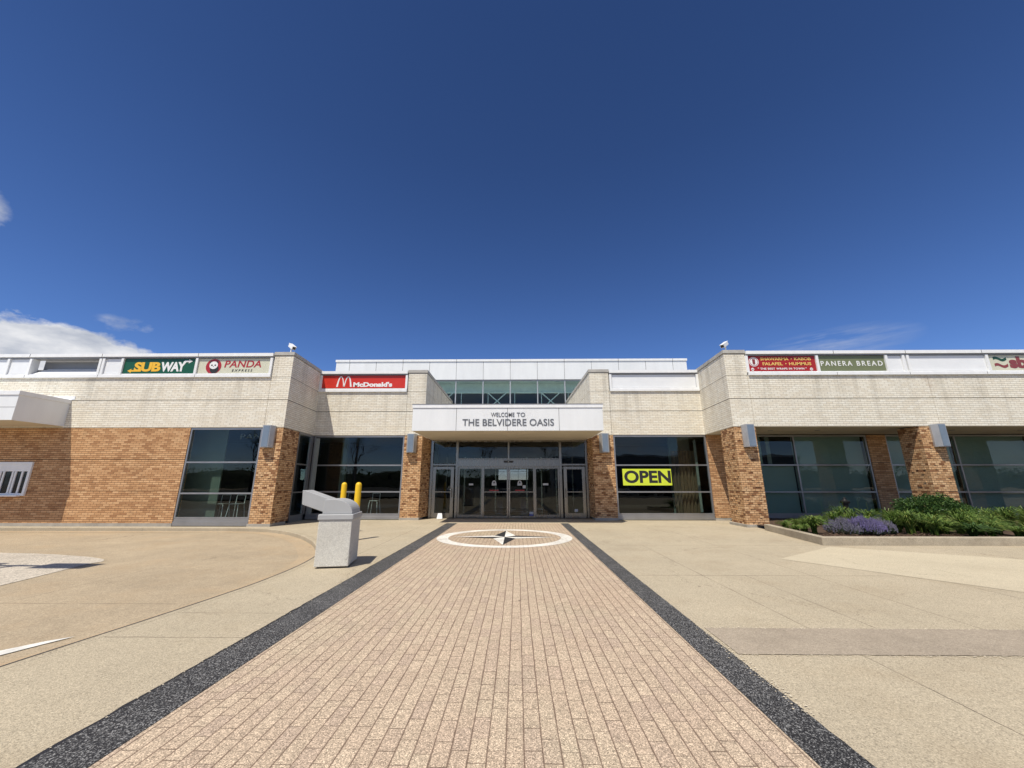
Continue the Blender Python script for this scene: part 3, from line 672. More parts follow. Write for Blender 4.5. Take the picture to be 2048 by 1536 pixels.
# missing sign bay: back wall coloured grey for the recess's shade, loose white sheet leaning
gbx = MB(); gbx.box(-20.5, -17.61, A + 0.42, A + 0.45, 6.03, 6.76); part(gbx, 'empty_sign_box', 'grey_metal')
lean = MB(); lean.add([(-20.45, A + 0.05, 6.05), (-17.66, A + 0.05, 6.05), (-17.8, A + 0.36, 6.36), (-20.2, A + 0.36, 6.36), (-20.45, A + 0.07, 6.04), (-17.66, A + 0.07, 6.04), (-17.8, A + 0.38, 6.35), (-20.2, A + 0.38, 6.35)],
                      [(0, 1, 2, 3), (7, 6, 5, 4), (0, 4, 5, 1), (1, 5, 6, 2), (2, 6, 7, 3), (3, 7, 4, 0)])
part(lean, 'fallen_backing_sheet', 'white_panel')

# --- soffit over the recessed right wing
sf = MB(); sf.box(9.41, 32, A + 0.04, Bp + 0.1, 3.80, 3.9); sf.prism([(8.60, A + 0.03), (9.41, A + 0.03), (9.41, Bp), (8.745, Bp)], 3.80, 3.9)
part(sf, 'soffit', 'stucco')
sv = MB()
for x in (10.9, 12.9, 18.6, 21.5): sv.lathe([(0.10, 3.785), (0.11, 3.799)], 18, (x, 17.0))
part(sv, 'soffit_downlight', 'grey_metal')

# --- roofs, interior shell
rf = MB(); rf.box(-32, -9.95, A + 0.28, 44, 6.1, 6.3); rf.box(9.1, 32, A + 0.28, 44, 6.1, 6.3); rf.box(-9.94, 9.09, Bp + 0.32, 26.15, 4.85, 5.0)
part(rf, 'roof', 'cap')
ih = MB(); ih.box(-32, -31.8, A + 0.3, 44, 0, 6.1); ih.box(31.8, 32, Bp + 0.3, 44, 0, 6.1)
for x0, x1 in ((-31.8, -2.1), (1.15, 31.8)): ih.box(x0, x1, 43.8, 44, 0, 6.1)
ih.box(-2.1, 1.15, 43.8, 44, 0, 1.95); ih.box(-2.1, 1.15, 43.8, 44, 3.05, 6.1)
ih.box(-31.8, -9.9, 24, 24.2, 0, 6.09); ih.box(9.9, 31.7, 24, 24.2, 0, 6.09)
ih.box(9.40, 32, Bp + 0.12, Bp + 0.3, 3.82, 6.09)
ih.box(-9.85, -4.75, Bp + 0.27, Bp + 0.31, 3.8, 5.88); ih.box(3.8, 9.0, Bp + 0.27, Bp + 0.31, 3.8, 5.88)
part(ih, 'interior_wall', 'inner_dark')
ic = MB(); ic.box(-31.8, 31.8, S + 0.2, 26.1, 4.0, 4.08); ic.box(-31.8, -9.9, A + 0.3, S + 0.2, 4.0, 4.08); ic.box(-9.3, -4.8, Bp + 0.3, S + 0.2, 4.0, 4.08); ic.box(4.0, 31.8, Bp + 0.3, S + 0.2, 4.0, 4.08)
part(ic, 'interior_ceiling', 'inner_wall')
fl = MB(); fl.sheet([(-31.8, A + 0.2), (-9.8, A + 0.2), (-9.6, Bp + 0.2), (-4.4, S + 0.15), (3.5, S + 0.15), (8.7, Bp + 0.2), (31.8, Bp + 0.2), (31.8, 43.8), (-31.8, 43.8)], 0.012)
part(fl, 'interior_floor', 'inner_floor')
igr = MB(); igr.box(-13.9, -12.25, 16.45, 16.5, 0.02, 3.98); igr.box(-9.0, -8.75, 20.2, 20.4, 0.02, 3.98); igr.box(-6.7, -4.9, 24.5, 24.7, 0.02, 3.98)
igr.box(7.55, 8.6, 19.9, 20.0, 0.02, 3.98)
part(igr, 'interior_column', 'inner_green')
part(text_mesh('PANDA', -11.83, -10.2, 3.42, 3.64, 16.62, 0.01, 0.0), 'interior_sign', 'inner_wall', split=False)
# entrance lobby inner screen
lob = MB()
for x in (-3.9, -2.9, -2.0, -1.2, 0.5, 1.3, 2.1, 3.0): lob.box(x - 0.03, x + 0.03, 22.0, 22.06, 0.02, 3.0)
lob.box(-3.95, 3.1, 22.0, 22.06, 2.35, 2.45)
part(lob, 'lobby_screen', 'steel', split=False)
B(-3.9, 3.05, 22.02, 22.03, 0.05, 3.9).build('lobby_dimming_pane', glass('lobby_dimming_tint', (0.56, 0.50, 0.51), 1.2), bld)  # tinted pane added to dim the rear window seen through the doors
lb2 = MB(); lb2.box(-1.0, 0.2, 26.6, 27.4, 0.02, 1.1); lb2.box(-3.2, -2.4, 30, 30.6, 0.02, 1.5); part(lb2, 'service_counter', 'inner_wall')
rwf = MB()
for x in (-2.1, -1.02, 0.06, 1.12): rwf.box(x, x + 0.03, 43.7, 43.79, 1.95, 3.05)
rwf.box(-2.1, 1.15, 43.7, 43.79, 2.82, 2.85); part(rwf, 'rear_window_frame', 'dark_line')

# --- shades and curtains
sh = MB()
for a, b in ((9.9, 11.35), (12.80, 16.0), (17.02, 20.0), (20.2, 23.5)): sh.box(a, b, 18.62, 18.64, 0.05, 3.72)
sh.box(11.352, 12.72, 18.622, 18.638, 0.05, 2.38)
part(sh, 'window_shade', 'shade')
shp = MB(); shp.box(11.62, 11.80, 18.66, 18.69, 2.45, 3.7); shp.box(-9.3, -9.12, 18.0, 18.06, 0.3, 3.6); shp.box(8.38, 8.48, 18.9, 18.96, 0.3, 3.6)
part(shp, 'pale_window_post', 'inner_wall')
cu = MB()
pts = [(7.35 + i * 0.035, 19.15 + 0.06 * math.sin(i * 1.35)) for i in range(34)]
cu.add([(x, y, 0.1) for x, y in pts] + [(x, y, 3.1) for x, y in pts] , [(i, i + 1, 34 + i + 1, 34 + i) for i in range(33)])
o_ = part(cu, 'curtain', 'curtain'); sol = o_.modifiers.new('s', 'SOLIDIFY'); sol.thickness = 0.01

# --- windows
def window(x0, x1, z0, z1, y, hz, vx, depth=0.10, fw=0.06, base=0.0, head=0.07, parent=None, mat='frame', label=None, gl='glass', vw=None):
    f = MB(); vw = vw or fw; d0, d1 = y, y + depth
    xs = [x0] + list(vx) + [x1]; zs = [z0] + list(hz) + [z1]
    f.box(x0, x0 + fw, d0, d1, z0, z1); f.box(x1 - fw, x1, d0, d1, z0, z1)
    f.box(x0 + fw, x1 - fw, d0 + 0.003, d1 - 0.003, z1 - head, z1); f.box(x0 + fw, x1 - fw, d0 + 0.003, d1 - 0.003, z0, z0 + 0.05)
    for z in hz: f.box(x0 + fw, x1 - fw, d0 + 0.003, d1 - 0.003, z - 0.03, z + 0.03)
    for x in vx: f.box(x - vw / 2, x + vw / 2, d0, d1, z0 + 0.05, z1 - head)
    fr = f.build('window', mat, parent or bld)
    if label: fr['label'] = label
    if base > 0:
        s_ = MB(); s_.box(x0, x1, d0 - 0.02, d1, z0 - base, z0 - base * 0.42); s_.box(x0, x1, d0 + 0.005, d1, z0 - base * 0.42, z0 - 0.001); s_.build('sill_panel', mat, fr, 0.004)
    for i in range(len(xs) - 1):
        for k in range(len(zs) - 1):
            a, b = xs[i] + 0.02, xs[i + 1] - 0.02; c, d = zs[k] + 0.02, zs[k + 1] - 0.02
            B(a, b, y + 0.05, y + 0.056, c, d).build('pane', gl, fr)
    return fr
HZ = (1.215, 2.40)
window(-13.16, -10.25, 0.29, 3.76, A + 0.02, HZ, (), base=0.27, label='tall window left of the pier, with two bar stools inside')
window(-9.55, -5.30, 0.23, 3.76, Bp + 0.02, HZ, (), base=0.2, label='tall window behind the concrete litter bin')
window(4.46, 8.73, 0.25, 3.76, Bp + 0.02, HZ, (), base=0.22, label='tall window holding the lime open banner')
window(9.76, 16.09, 0.25, 3.76, Bp + 0.03, HZ, (12.76,), base=0.22)
window(16.96, 23.59, 0.25, 3.76, Bp + 0.03, HZ, (20.10,), base=0.22)
# narrow glazing on the left return under the white wall
g2 = MB(); rt = [(-9.52, 16.97), (-9.60, Bp + 0.02)]
def ret_box(mb, t0, t1, z0, z1, off0, off1):
    p0 = Vector(rt[0]); d = Vector(rt[1]) - p0; nrm = Vector((1, 0.06)).normalized()
    a = p0 + d * t0; b = p0 + d * t1
    mb.prism([tuple(a + nrm * off0), tuple(b + nrm * off0), tuple(b + nrm * off1), tuple(a + nrm * off1)], z0, z1)
for t0, t1 in ((0, 0.05), (0.80, 0.86), (0.93, 1.0)): ret_box(g2, t0, t1, 0.25, 3.76, -0.06, 0.02)
for z0, z1 in ((0.0, 0.28), (1.19, 1.24), (2.38, 2.43), (3.68, 3.76)): ret_box(g2, 0.05, 0.80, z0, z1, -0.055, 0.015)
ret_box(g2, 0.86, 0.93, 0.0, 3.76, -0.05, -0.01)
rw = part(g2, 'side_window', 'frame'); g3 = MB(); ret_box(g3, 0.04, 0.81, 0.26, 3.7, -0.025, -0.019); g3.build('pane', 'glass', rw)
# return wall core above left pier behind (closes the gap)
# drive-through pass window
dw = MB(); x0, x1, z0, z1, yy = -21.4, -19.17, 1.12, 2.41, A - 0.06
dw.box(x0, x1, yy, A + 0.02, 2.30, z1); dw.box(x0, x1, yy, A + 0.02, z0, z0 + 0.10); dw.box(x1 - 0.10, x1, yy, A + 0.02, z0 + 0.1, 2.30); dw.box(x0, x0 + 0.1, yy, A + 0.02, z0 + 0.1, 2.30)
dw.box(x0 + 0.1, x1 - 0.1, yy + 0.02, A + 0.02, 2.05, 2.30)
for x in (-20.75, -20.35, -20.22, -19.86, -19.75, -19.48): dw.box(x - 0.035, x + 0.035, yy + 0.01, A + 0.015, z0 + 0.1, 2.05)
dw.box(x0 - 0.02, x1 - 0.12, yy - 0.12, yy, z0 - 0.02, z0 + 0.03)
pw = part(dw, 'pass_through_window', 'white_metal', 0.004, label_=None) if False else part(dw, 'pass_through_window', 'white_metal', 0.004)
B(x0 + 0.08, x1 - 0.08, A - 0.018, A - 0.010, z0 + 0.08, 2.06).build('pane', 'lens', pw)

# --- drive-through canopy
dc = MB(); dc.box(-32, -18.40, 13.87, A - 0.002, 3.83, 4.76); t_ = MB()
for x in (-19.42, -21.2, -23.0): t_.box(x - 0.006, x + 0.006, 13.866, 13.88, 3.84, 4.755)
t_.box(-24, -18.41, 13.867, 13.88, 4.30, 4.312); dc.merge(t_, 'dark_line'); o_ = part(dc, 'drive_through_canopy', 'white_panel')
t_ = MB(); t_.box(-32, -18.37, 13.84, A - 0.004, 4.762, 4.92); t_.build('canopy_trim', 'white_metal', o_, 0.004)
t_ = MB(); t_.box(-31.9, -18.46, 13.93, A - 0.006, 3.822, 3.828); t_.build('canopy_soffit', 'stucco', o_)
t_ = MB(); t_.box(-19.3, -18.25, A - 0.012, A - 0.002, 4.925, 5.08); t_.build('flashing', 'white_metal', o_)

# --- entrance canopy
EY = 15.6
ec = MB(); ec.box(-4.235, 3.428, EY, Bp - 0.002, 3.63, 4.545); ec.box(-4.2, 3.34, Bp - 0.01, S + 0.2, 3.634, 3.9)
t_ = MB()
for x in (-2.46, -0.40, 1.67): t_.box(x - 0.007, x + 0.007, EY - 0.003, EY + 0.02, 3.64, 4.545)
t_.box(-4.23, 3.42, EY - 0.004, EY + 0.02, 4.5455, 4.5525); ec.merge(t_, 'dark_line')
oc = part(ec, 'entrance_canopy', 'white_panel', split=False)
t_ = MB(); t_.box(-4.26, 3.453, EY - 0.025, Bp - 0.005, 4.553, 4.70); t_.build('canopy_trim', 'white_metal', oc, 0.003)
t_ = MB(); t_.box(-4.28, 3.473, EY - 0.04, Bp - 0.006, 4.702, 4.715); t_.build('coping_edge', 'grey_metal', oc)
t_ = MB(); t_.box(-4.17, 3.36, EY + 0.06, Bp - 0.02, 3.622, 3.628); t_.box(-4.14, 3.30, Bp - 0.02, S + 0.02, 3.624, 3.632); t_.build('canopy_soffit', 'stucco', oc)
for x in (-2.9, -0.4, 2.1): MB().lathe([(0.11, 3.612), (0.13, 3.6225)], 20, (x, 17.1)).build('downlight', 'stucco', oc)
t_ = text_mesh('WELCOME', -1.066, -0.12, 4.19, 4.36, EY - 0.004, 0.012, 0.004, 0, 1.02); t_.build('lettering', 'letter_grey', oc); text_mesh('TO', -0.03, 0.31, 4.19, 4.36, EY - 0.004, 0.012, 0.004, 0, 1.02).build('lettering', 'letter_grey', oc)
t_ = text_mesh('THE BELVIDERE OASIS', -2.21, 1.46, 3.825, 4.10, EY - 0.004, 0.012, 0.008, 0, 1.0); t_.build('lettering', 'letter_grey', oc)

# --- raised hall with clerestory
FY = 26.0
h = MB(); h.box(-12.63, 11.67, FY, 44, 8.47, 9.80)
k = -4.217 - 1.867 * 4
js = [k + 1.867 * i for i in range(-1, 14) if -12.5 < k + 1.867 * i < 11.6]
t_ = MB()
for i, x in enumerate(js):
    t_.box(x - 0.009, x + 0.009, FY - 0.004, FY + 0.02, 8.48, 9.79)
    if i % 2 == 0: t_.box(x - 0.01, x + 0.01, FY - 0.055, FY + 0.02, 9.795, 9.955)
t_.box(-12.63, 11.67, FY - 0.03, FY + 0.02, 8.46, 8.485); h.merge(t_, 'dark_line')
oh = part(h, 'raised_hall', 'white_panel', split=False)
t_ = MB(); t_.box(-12.68, 11.72, FY - 0.05, 44.05, 9.80, 9.95); t_.build('roof_trim', 'white_metal', oh, 0.005)
t_ = MB(); t_.box(-12.60, 11.64, FY + 0.02, FY + 0.3, 4.9, 6.20); t_.box(-12.63, -12.4, FY + 0.3, 44, 5.9, 8.47); t_.box(11.44, 11.67, FY + 0.3, 44, 5.9, 8.47); t_.box(-12.6, 11.6, 43.8, 44, 6.1, 8.47)
t_.build('hall_wall', 'white_panel', oh)
cw = MB()
for x in js: cw.box(x - 0.035, x + 0.035, FY + 0.02, FY + 0.12, 6.2, 8.46)
cw.box(-12.6, 11.64, FY + 0.03, FY + 0.11, 6.2, 6.28); cw.box(-12.6, 11.64, FY + 0.03, FY + 0.11, 8.40, 8.455)
cf_ = cw.build('clerestory_window', 'lamp_metal', oh)
for a, b in zip(js[:-1], js[1:]): pass
gp = MB(); gp.box(-12.5, 11.6, FY + 0.06, FY + 0.07, 6.25, 8.42); gp.build('glazing', 'glass_hi', oh)
for yy in (26.75, 31.0):
    ts = MB()
    ts.tube([(-12.3, yy, 7.75), (11.3, yy, 7.75)], 0.06, 6); ts.tube([(-12.3, yy, 6.3), (11.3, yy, 6.3)], 0.05, 6)
    for i in range(-7, 7):
        x = -0.483 + i * 1.867; ts.tube([(x, yy, 6.3), (x + (1.6 if i % 2 else -1.6), yy, 7.75)], 0.04, 6); ts.tube([(x + 0.3, yy, 6.3), (x + 0.3, yy, 7.75)], 0.025, 6)
    ts.build('roof_truss', 'truss', oh)
B(-12.3, 11.4, 27.0, 27.1, 7.75, 8.46).build('bulkhead', 'truss', oh)

# --- entrance storefront
sfm = MB()
for a, b in ((-4.20, -4.08), (-2.98, -2.86), (-0.475, -0.395), (2.00, 2.12), (3.256, 3.36)):
    sfm.box(a, b, S, S + 0.14, (0.02 if b < -2 or a > 1 else 2.74), 3.62)
sfm.box(-4.2, 3.36, S + 0.004, S + 0.136, 3.55, 3.63)
for a, b in ((-4.08, -2.98), (2.12, 3.256)): sfm.box(a, b, S + 0.004, S + 0.136, 2.42, 2.50)
sfm.box(-2.86, 2.0, S + 0.004, S + 0.136, 2.70, 2.76)
st = part(sfm, 'storefront', 'steel', 0.004)
for a, b, c in ((-4.06, -3.0, 2.51), (-2.84, -0.49, 2.77), (-0.38, 1.98, 2.77), (2.14, 3.24, 2.51)): B(a, b, S + 0.06, S + 0.066, c, 3.54).build('transom_pane', 'glass', st)
hd = MB(); hd.box(-2.858, 1.998, S - 0.03, S + 0.12, 2.36, 2.695); hd.build('door_header', 'steel', st, 0.006)
stk = MB(); stk.prism([(0, 0), (1, 0), (1, 1), (0, 1)], 0, 1) if False else None
el = [(-0.435 + 0.19 * (1 if math.cos(a) > 0 else -1) + 0.05 * math.cos(a), 2.60 + 0.05 * math.sin(a)) for a in [i * math.pi / 8 + 0.01 for i in range(16)]]
MB().xprism(el, S - 0.036, S - 0.029).build('header_sticker', 'black_ink', st)
MB().xprism([(-0.47, 2.575), (-0.40, 2.575), (-0.435, 2.63)], S - 0.039, S - 0.0365).build('header_sticker_mark', 'decal_white', st)
def door(name, x0, x1, y, zt, kick=0.12, muntin=True, stile=0.07, parent=None, mat='steel', fwt=0.08):
    f = MB(); f.box(x0, x0 + stile, y, y + 0.05, 0.03, zt); f.box(x1 - stile, x1, y, y + 0.05, 0.03, zt)
    f.box(x0 + stile, x1 - stile, y + 0.003, y + 0.047, zt - fwt, zt); f.box(x0 + stile, x1 - stile, y + 0.003, y + 0.047, 0.03, kick)
    if muntin: f.box(x0 + stile, x1 - stile, y + 0.006, y + 0.044, 1.175, 1.215)
    d = f.build(name, mat, bld, 0.003)
    B(x0 + stile - 0.01, x1 - stile + 0.01, y + 0.02, y + 0.026, kick - 0.01, zt - fwt + 0.01).build('pane', 'glass', d)
    return d
dl = door('fixed_side_panel', -2.85, -1.66, S + 0.06, 2.355, 0.17, False); dl['label'] = 'fixed glass panel left of the sliding doors'
d1 = door('sliding_door', -1.66, -0.445, S + 0.0, 2.355); d1['label'] = 'left leaf of the sliding entrance doors'
d2 = door('sliding_door', -0.425, 0.81, S + 0.0, 2.355); d2['label'] = 'right leaf of the sliding entrance doors'
dr = door('fixed_side_panel', 0.81, 1.99, S + 0.06, 2.355, 0.17, False); dr['label'] = 'fixed glass panel right of the sliding doors'
s1 = door('swing_door', -4.07, -3.05, S + 0.02, 2.37, 0.24, True, 0.15, fwt=0.13); s1['label'] = 'narrow swing door left of the sliding doors'
s2 = door('swing_door', 2.20, 3.22, S + 0.02, 2.37, 0.24, True, 0.15, fwt=0.13); s2['label'] = 'narrow swing door right of the sliding doors'
for d_, x in ((s1, -3.13), (s2, 2.28)):
    hh = MB(); hh.tube([(x, S + 0.02, 0.95), (x, S - 0.05, 0.97), (x, S - 0.05, 1.33), (x, S + 0.02, 1.35)], 0.014, 8); hh.build('handle', 'steel', d_)
for d_, x in ((d1, -1.12), (d2, 0.10)):
    hp = [(-0.11, 0), (0.11, 0), (0.11, 0.11)] + [(0.095 * math.cos(R(a)), 0.13 + 0.105 * math.sin(R(a))) for a in range(0, 181, 20)] + [(-0.11, 0.11)]
    MB().xprism([(x + a, 1.49 + b) for a, b in hp], S + 0.014, S + 0.0195).build('decal', 'decal_white', d_)
    hp2 = [(0.0, 0.20), (0.045, 0.14), (0.03, 0.10), (-0.03, 0.10), (-0.045, 0.14)]
    MB().xprism([(x + a, 1.49 + b) for a, b in hp2], S + 0.011, S + 0.0135).build('decal_mark', 'black_ink', d_)
    MB().xprism([(x - 0.22, 1.245), (x + 0.22, 1.245), (x + 0.22, 1.29), (x - 0.22, 1.29)], S + 0.014, S + 0.0195).build('decal_strip', 'decal_red', d_)
B(0.24, 0.38, S + 0.014, S + 0.0195, 1.36, 1.50).build('decal', 'decal_white', d2)
B(0.54, 0.73, S + 0.014, S + 0.0195, 0.20, 0.30).build('decal', 'decal_white', d2); B(0.54, 0.73, S + 0.014, S + 0.0195, 0.125, 0.195).build('decal', 'decal_blue', d2)
B(-2.33, -2.12, S + 0.074, S + 0.0795, 1.50, 1.58).build('decal', 'decal_white', dl); B(1.20, 1.46, S + 0.074, S + 0.0795, 1.50, 1.59).build('decal', 'decal_white', dr)
B(2.66, 2.82, S + 0.034, S + 0.0395, 0.30, 0.42).build('decal', 'decal_white', s2)

# ------------------------------------------------------------------ signs
def sign(label, x0, x1, y, mat, z0=6.05, z1=6.69):
    t = thing('sign_board', label, 'sign', ((x0 + x1) / 2, y, z0))
    ox, oy, oz = (x0 + x1) / 2, y, z0
    def put(mb, name, m):
        mb.v = [(a - ox, b - oy, c - oz) for a, b, c in mb.v]; return mb.build(name, m, t)
    put(B(x0, x1, y + 0.005, y + 0.05, z0, z1), 'panel', mat)
    return t, put
def flat(poly, y, d=0.006): return MB().xprism(poly, y - d, y)
ys = A + 0.004
# yellow and white italic lettering with arrows on green
t, put = sign('green sign with yellow and white slanted lettering and arrows', -16.56, -13.51, A, 's_green')
put(text_mesh('SUB', -16.10, -14.98, 6.13, 6.545, ys, 0.008, 0.045, 0.0, 0.93), 'lettering', 's_yellow')
put(text_mesh('WAY', -14.97, -13.92, 6.13, 6.545, ys, 0.008, 0.045, 0.0, 0.93), 'lettering', 's_white')
put(flat([(-16.36, 6.165), (-16.20, 6.075), (-16.20, 6.13), (-15.78, 6.13), (-15.78, 6.20), (-16.20, 6.20), (-16.20, 6.255)], ys - 0.001), 'arrow', 's_yellow')
put(flat([(-13.66, 6.575), (-13.82, 6.665), (-13.82, 6.61), (-14.00, 6.61), (-14.06, 6.52), (-13.97, 6.47), (-13.94, 6.54), (-13.82, 6.54), (-13.82, 6.485)], ys - 0.001), 'arrow', 's_white')
# cream sign with round emblem
t, put = sign('cream sign with a round red emblem and red lettering', -13.39, -10.34, A, 's_cream')
def disc(cx_, cz_, r, y, d=0.006, n=40, ax=1.0): return flat([(cx_ + r * ax * math.cos(6.2832 * i / n), cz_ + r * math.sin(6.2832 * i / n)) for i in range(n)], y, d)
ex, ez = -12.735, 6.345
put(disc(ex, ez, 0.325, ys), 'emblem_disc', 's_red_ink')
pb = disc(ex + 0.05, ez - 0.12, 0.185, ys - 0.007, 0.003, 28, 1.0); put(pb, 'emblem_body', 'black_ink')
for dx_ in (-0.13, 0.13): put(disc(ex + dx_, ez + 0.17, 0.06, ys - 0.007, 0.003, 16), 'emblem_ear', 'black_ink')
put(disc(ex, ez + 0.05, 0.165, ys - 0.011, 0.003, 28, 1.08), 'emblem_face', 's_white')
for dx_ in (-0.07, 0.07): put(disc(ex + dx_, ez + 0.05, 0.035, ys - 0.015, 0.002, 14), 'emblem_eye', 'black_ink')
put(disc(ex, ez - 0.01, 0.018, ys - 0.015, 0.002, 10), 'emblem_nose', 'black_ink')
put(text_mesh('PANDA', -12.28, -10.72, 6.30, 6.60, ys, 0.007, 0.012, 0.12, 1.02), 'lettering', 's_red_ink')
put(text_mesh('EXPRESS', -11.93, -11.07, 6.115, 6.215, ys, 0.006, 0.004, 0.12, 1.5), 'lettering', 'black_ink')
# blank panels
for a, b, lb in ((-17.36, -16.68, 'small blank white panel between the open bay and the green sign'), (-24.6, -21.56, 'blank pale panel at the far left end of the parapet'),
                 (-21.44, -20.62, 'narrow blank white panel left of the open sign bay')):
    sign(lb, a, b, A, 'sign_white')
# red sign with arches
t, put = sign('red sign with white arches and bold white lettering', -9.50, -5.42, Bp, 's_red', 6.07, 6.69)
yb = Bp + 0.004
put(text_mesh("McDonald's", -7.97, -6.07, 6.125, 6.365, yb, 0.007, 0.05, 0.0, 1.0), 'lettering', 's_white')
am = MB(); n = 26
def arch(x0, x1, z0, z1, wi, wo, side):
    cxx = (x0 + x1) / 2; out = []; inn = []
    for i in range(n + 1):
        u = -1 + 2 * i / n; xx = cxx + (x1 - x0) / 2 * u; prof = (1 - abs(u) ** 2.4)
        out.append((xx, z0 + (z1 - z0) * prof))
        xi = cxx + ((x1 - x0) / 2 - (wo if (u * side > 0) else wi)) * u; inn.append((xi, z0 + (z1 - z0 - 0.05) * prof))
    for i in range(n):
        am.xprism([out[i], out[i + 1], inn[i + 1], inn[i]], yb - 0.007, yb)
arch(-8.80, -8.40, 6.13, 6.655, 0.055, 0.085, -1); arch(-8.44, -8.04, 6.13, 6.655, 0.055, 0.085, 1)
put(am, 'arches_logo', 's_white')
t, put = sign('blank white sign board over the window with the open banner', 4.56, 8.57, Bp, 'sign_white')
# dark red sign
t, put = sign('dark red sign with gold lettering and a round emblem, above the planter end column', 9.51, 12.26, A, 's_deepred')
put(text_mesh('SHAWARMA', 10.03, 11.19, 6.505, 6.635, ys, 0.006, 0.02), 'lettering', 's_gold')
put(text_mesh('KABOB', 11.42, 12.10, 6.505, 6.635, ys, 0.006, 0.02), 'lettering', 's_gold')
put(text_mesh('FALAFEL', 10.10, 10.92, 6.295, 6.425, ys, 0.006, 0.02), 'lettering', 's_gold')
put(text_mesh('HUMMUS', 11.18, 12.08, 6.295, 6.425, ys, 0.006, 0.02), 'lettering', 's_gold')
put(disc(11.30, 6.57, 0.024, ys, 0.006, 10), 'bullet_dot', 's_gold'); put(disc(11.05, 6.36, 0.024, ys, 0.006, 10), 'bullet_dot', 's_gold')
put(text_mesh('" THE BEST WRAPS IN TOWN "', 9.88, 11.86, 6.11, 6.195, ys, 0.006, 0.02, 0, 1.1), 'lettering', 's_white')
q_ = disc(9.75, 6.45, 0.20, ys, 0.004); put(q_, 'emblem_disc', 's_white')
rg = MB().xprism(wedge_arc(9.75, 6.45, 0.155, 0.172, 0, 359.9), ys - 0.008, ys - 0.004); put(rg, 'emblem_ring', 's_deepred')
put(flat([(9.69, 6.56), (9.81, 6.56), (9.80, 6.36), (9.77, 6.33), (9.73, 6.33), (9.70, 6.36)], ys - 0.005, 0.004), 'emblem_cup', 's_maroon')
for xx in (9.66, 12.05): 
    put(disc(xx, 6.13, 0.062, ys, 0.004, 24), 'small_emblem', 's_white'); put(B(xx - 0.045, xx + 0.045, ys - 0.008, ys - 0.005, 6.118, 6.142), 'small_emblem_text', 's_maroon')
# olive sign
t, put = sign('olive green sign with widely spaced white capitals', 12.39, 15.07, A, 's_olive')
put(text_mesh('PANERA', 12.47, 13.75, 6.265, 6.47, ys, 0.006, 0.012, 0, 1.35), 'lettering', 's_white'); put(text_mesh('BREAD', 13.93, 14.98, 6.265, 6.47, ys, 0.006, 0.012, 0, 1.35), 'lettering', 's_white')
sign('small blank grey white panel right of the olive sign', 15.19, 15.77, A, 'sign_white')
sign('long blank white panel left of the flag emblem sign', 16.07, 19.14, A, 'sign_white')
t, put = sign('pale sign with green and maroon waves and maroon lettering at the right edge', 19.27, 22.33, A, 's_cream')
def wave(z, col):
    up = []; lo = []
    for i in range(21):
        u = i / 20; dz = 0.05 * math.sin(u * 6.283 + 0.4); up.append((19.48 + u * 0.53, z + 0.055 + dz)); lo.append((19.48 + u * 0.53, z - 0.055 + dz))
    mb = MB()
    for i in range(20): mb.xprism([up[i], up[i + 1], lo[i + 1], lo[i]], ys - 0.006, ys)
    put(mb, 'flag_wave', col)
wave(6.53, 's_dkgreen'); wave(6.25, 's_maroon')
put(text_mesh('sbarro', 20.08, 22.2, 6.13, 6.64, ys, 0.006, 0.05), 'lettering', 's_maroon')
# OPEN banner hung in the window
t = thing('open_banner', 'lime yellow banner reading OPEN in black, behind the right hand window', 'banner', (5.9, Bp + 0.02, 1.50))
MB().box(-1.12, 1.09, 0.012, 0.016, 0.0, 0.73).build('cloth', 's_lime', t)
tm = text_mesh('OPEN', -1.05, 1.06, 0.10, 0.66, 0.012, 0.003, 0.035); tm.build('lettering', 'black_ink', t)

# ------------------------------------------------------------------ wall lamps
def wall_lamp(x, y, label):
    t = thing('wall_lamp', label, 'wall lamp', (x, y, 2.96), 0, 'angular metal wall lamps on the brick piers')
    outer = [(-0.235, 0), (-0.235, -0.07), (-0.15, -0.26), (0.15, -0.26), (0.235, -0.07), (0.235, 0)]
    MB().prism(outer, 0.0, 0.87).build('housing', 'lamp_metal', t, 0.004)
    MB().box(-0.125, 0.125, -0.272, -0.262, 0.03, 0.845).build('front_panel', 'lamp_face', t, 0.003)
    MB().box(-0.2, 0.2, 0.0, 0.02, -0.02, 0.0).build('mounting_plate', 'grey_metal', t)
wall_lamp(-9.92, A, 'grey angular wall lamp on the pier left of the litter bin')
wall_lamp(-4.93, Bp, 'grey angular wall lamp on the pier left of the entrance')
wall_lamp(4.02, Bp, 'grey angular wall lamp on the pier right of the entrance')
wall_lamp(9.06, A, 'grey angular wall lamp on the planter end column')
wall_lamp(16.40, A, 'grey angular wall lamp on the column behind the shrub')

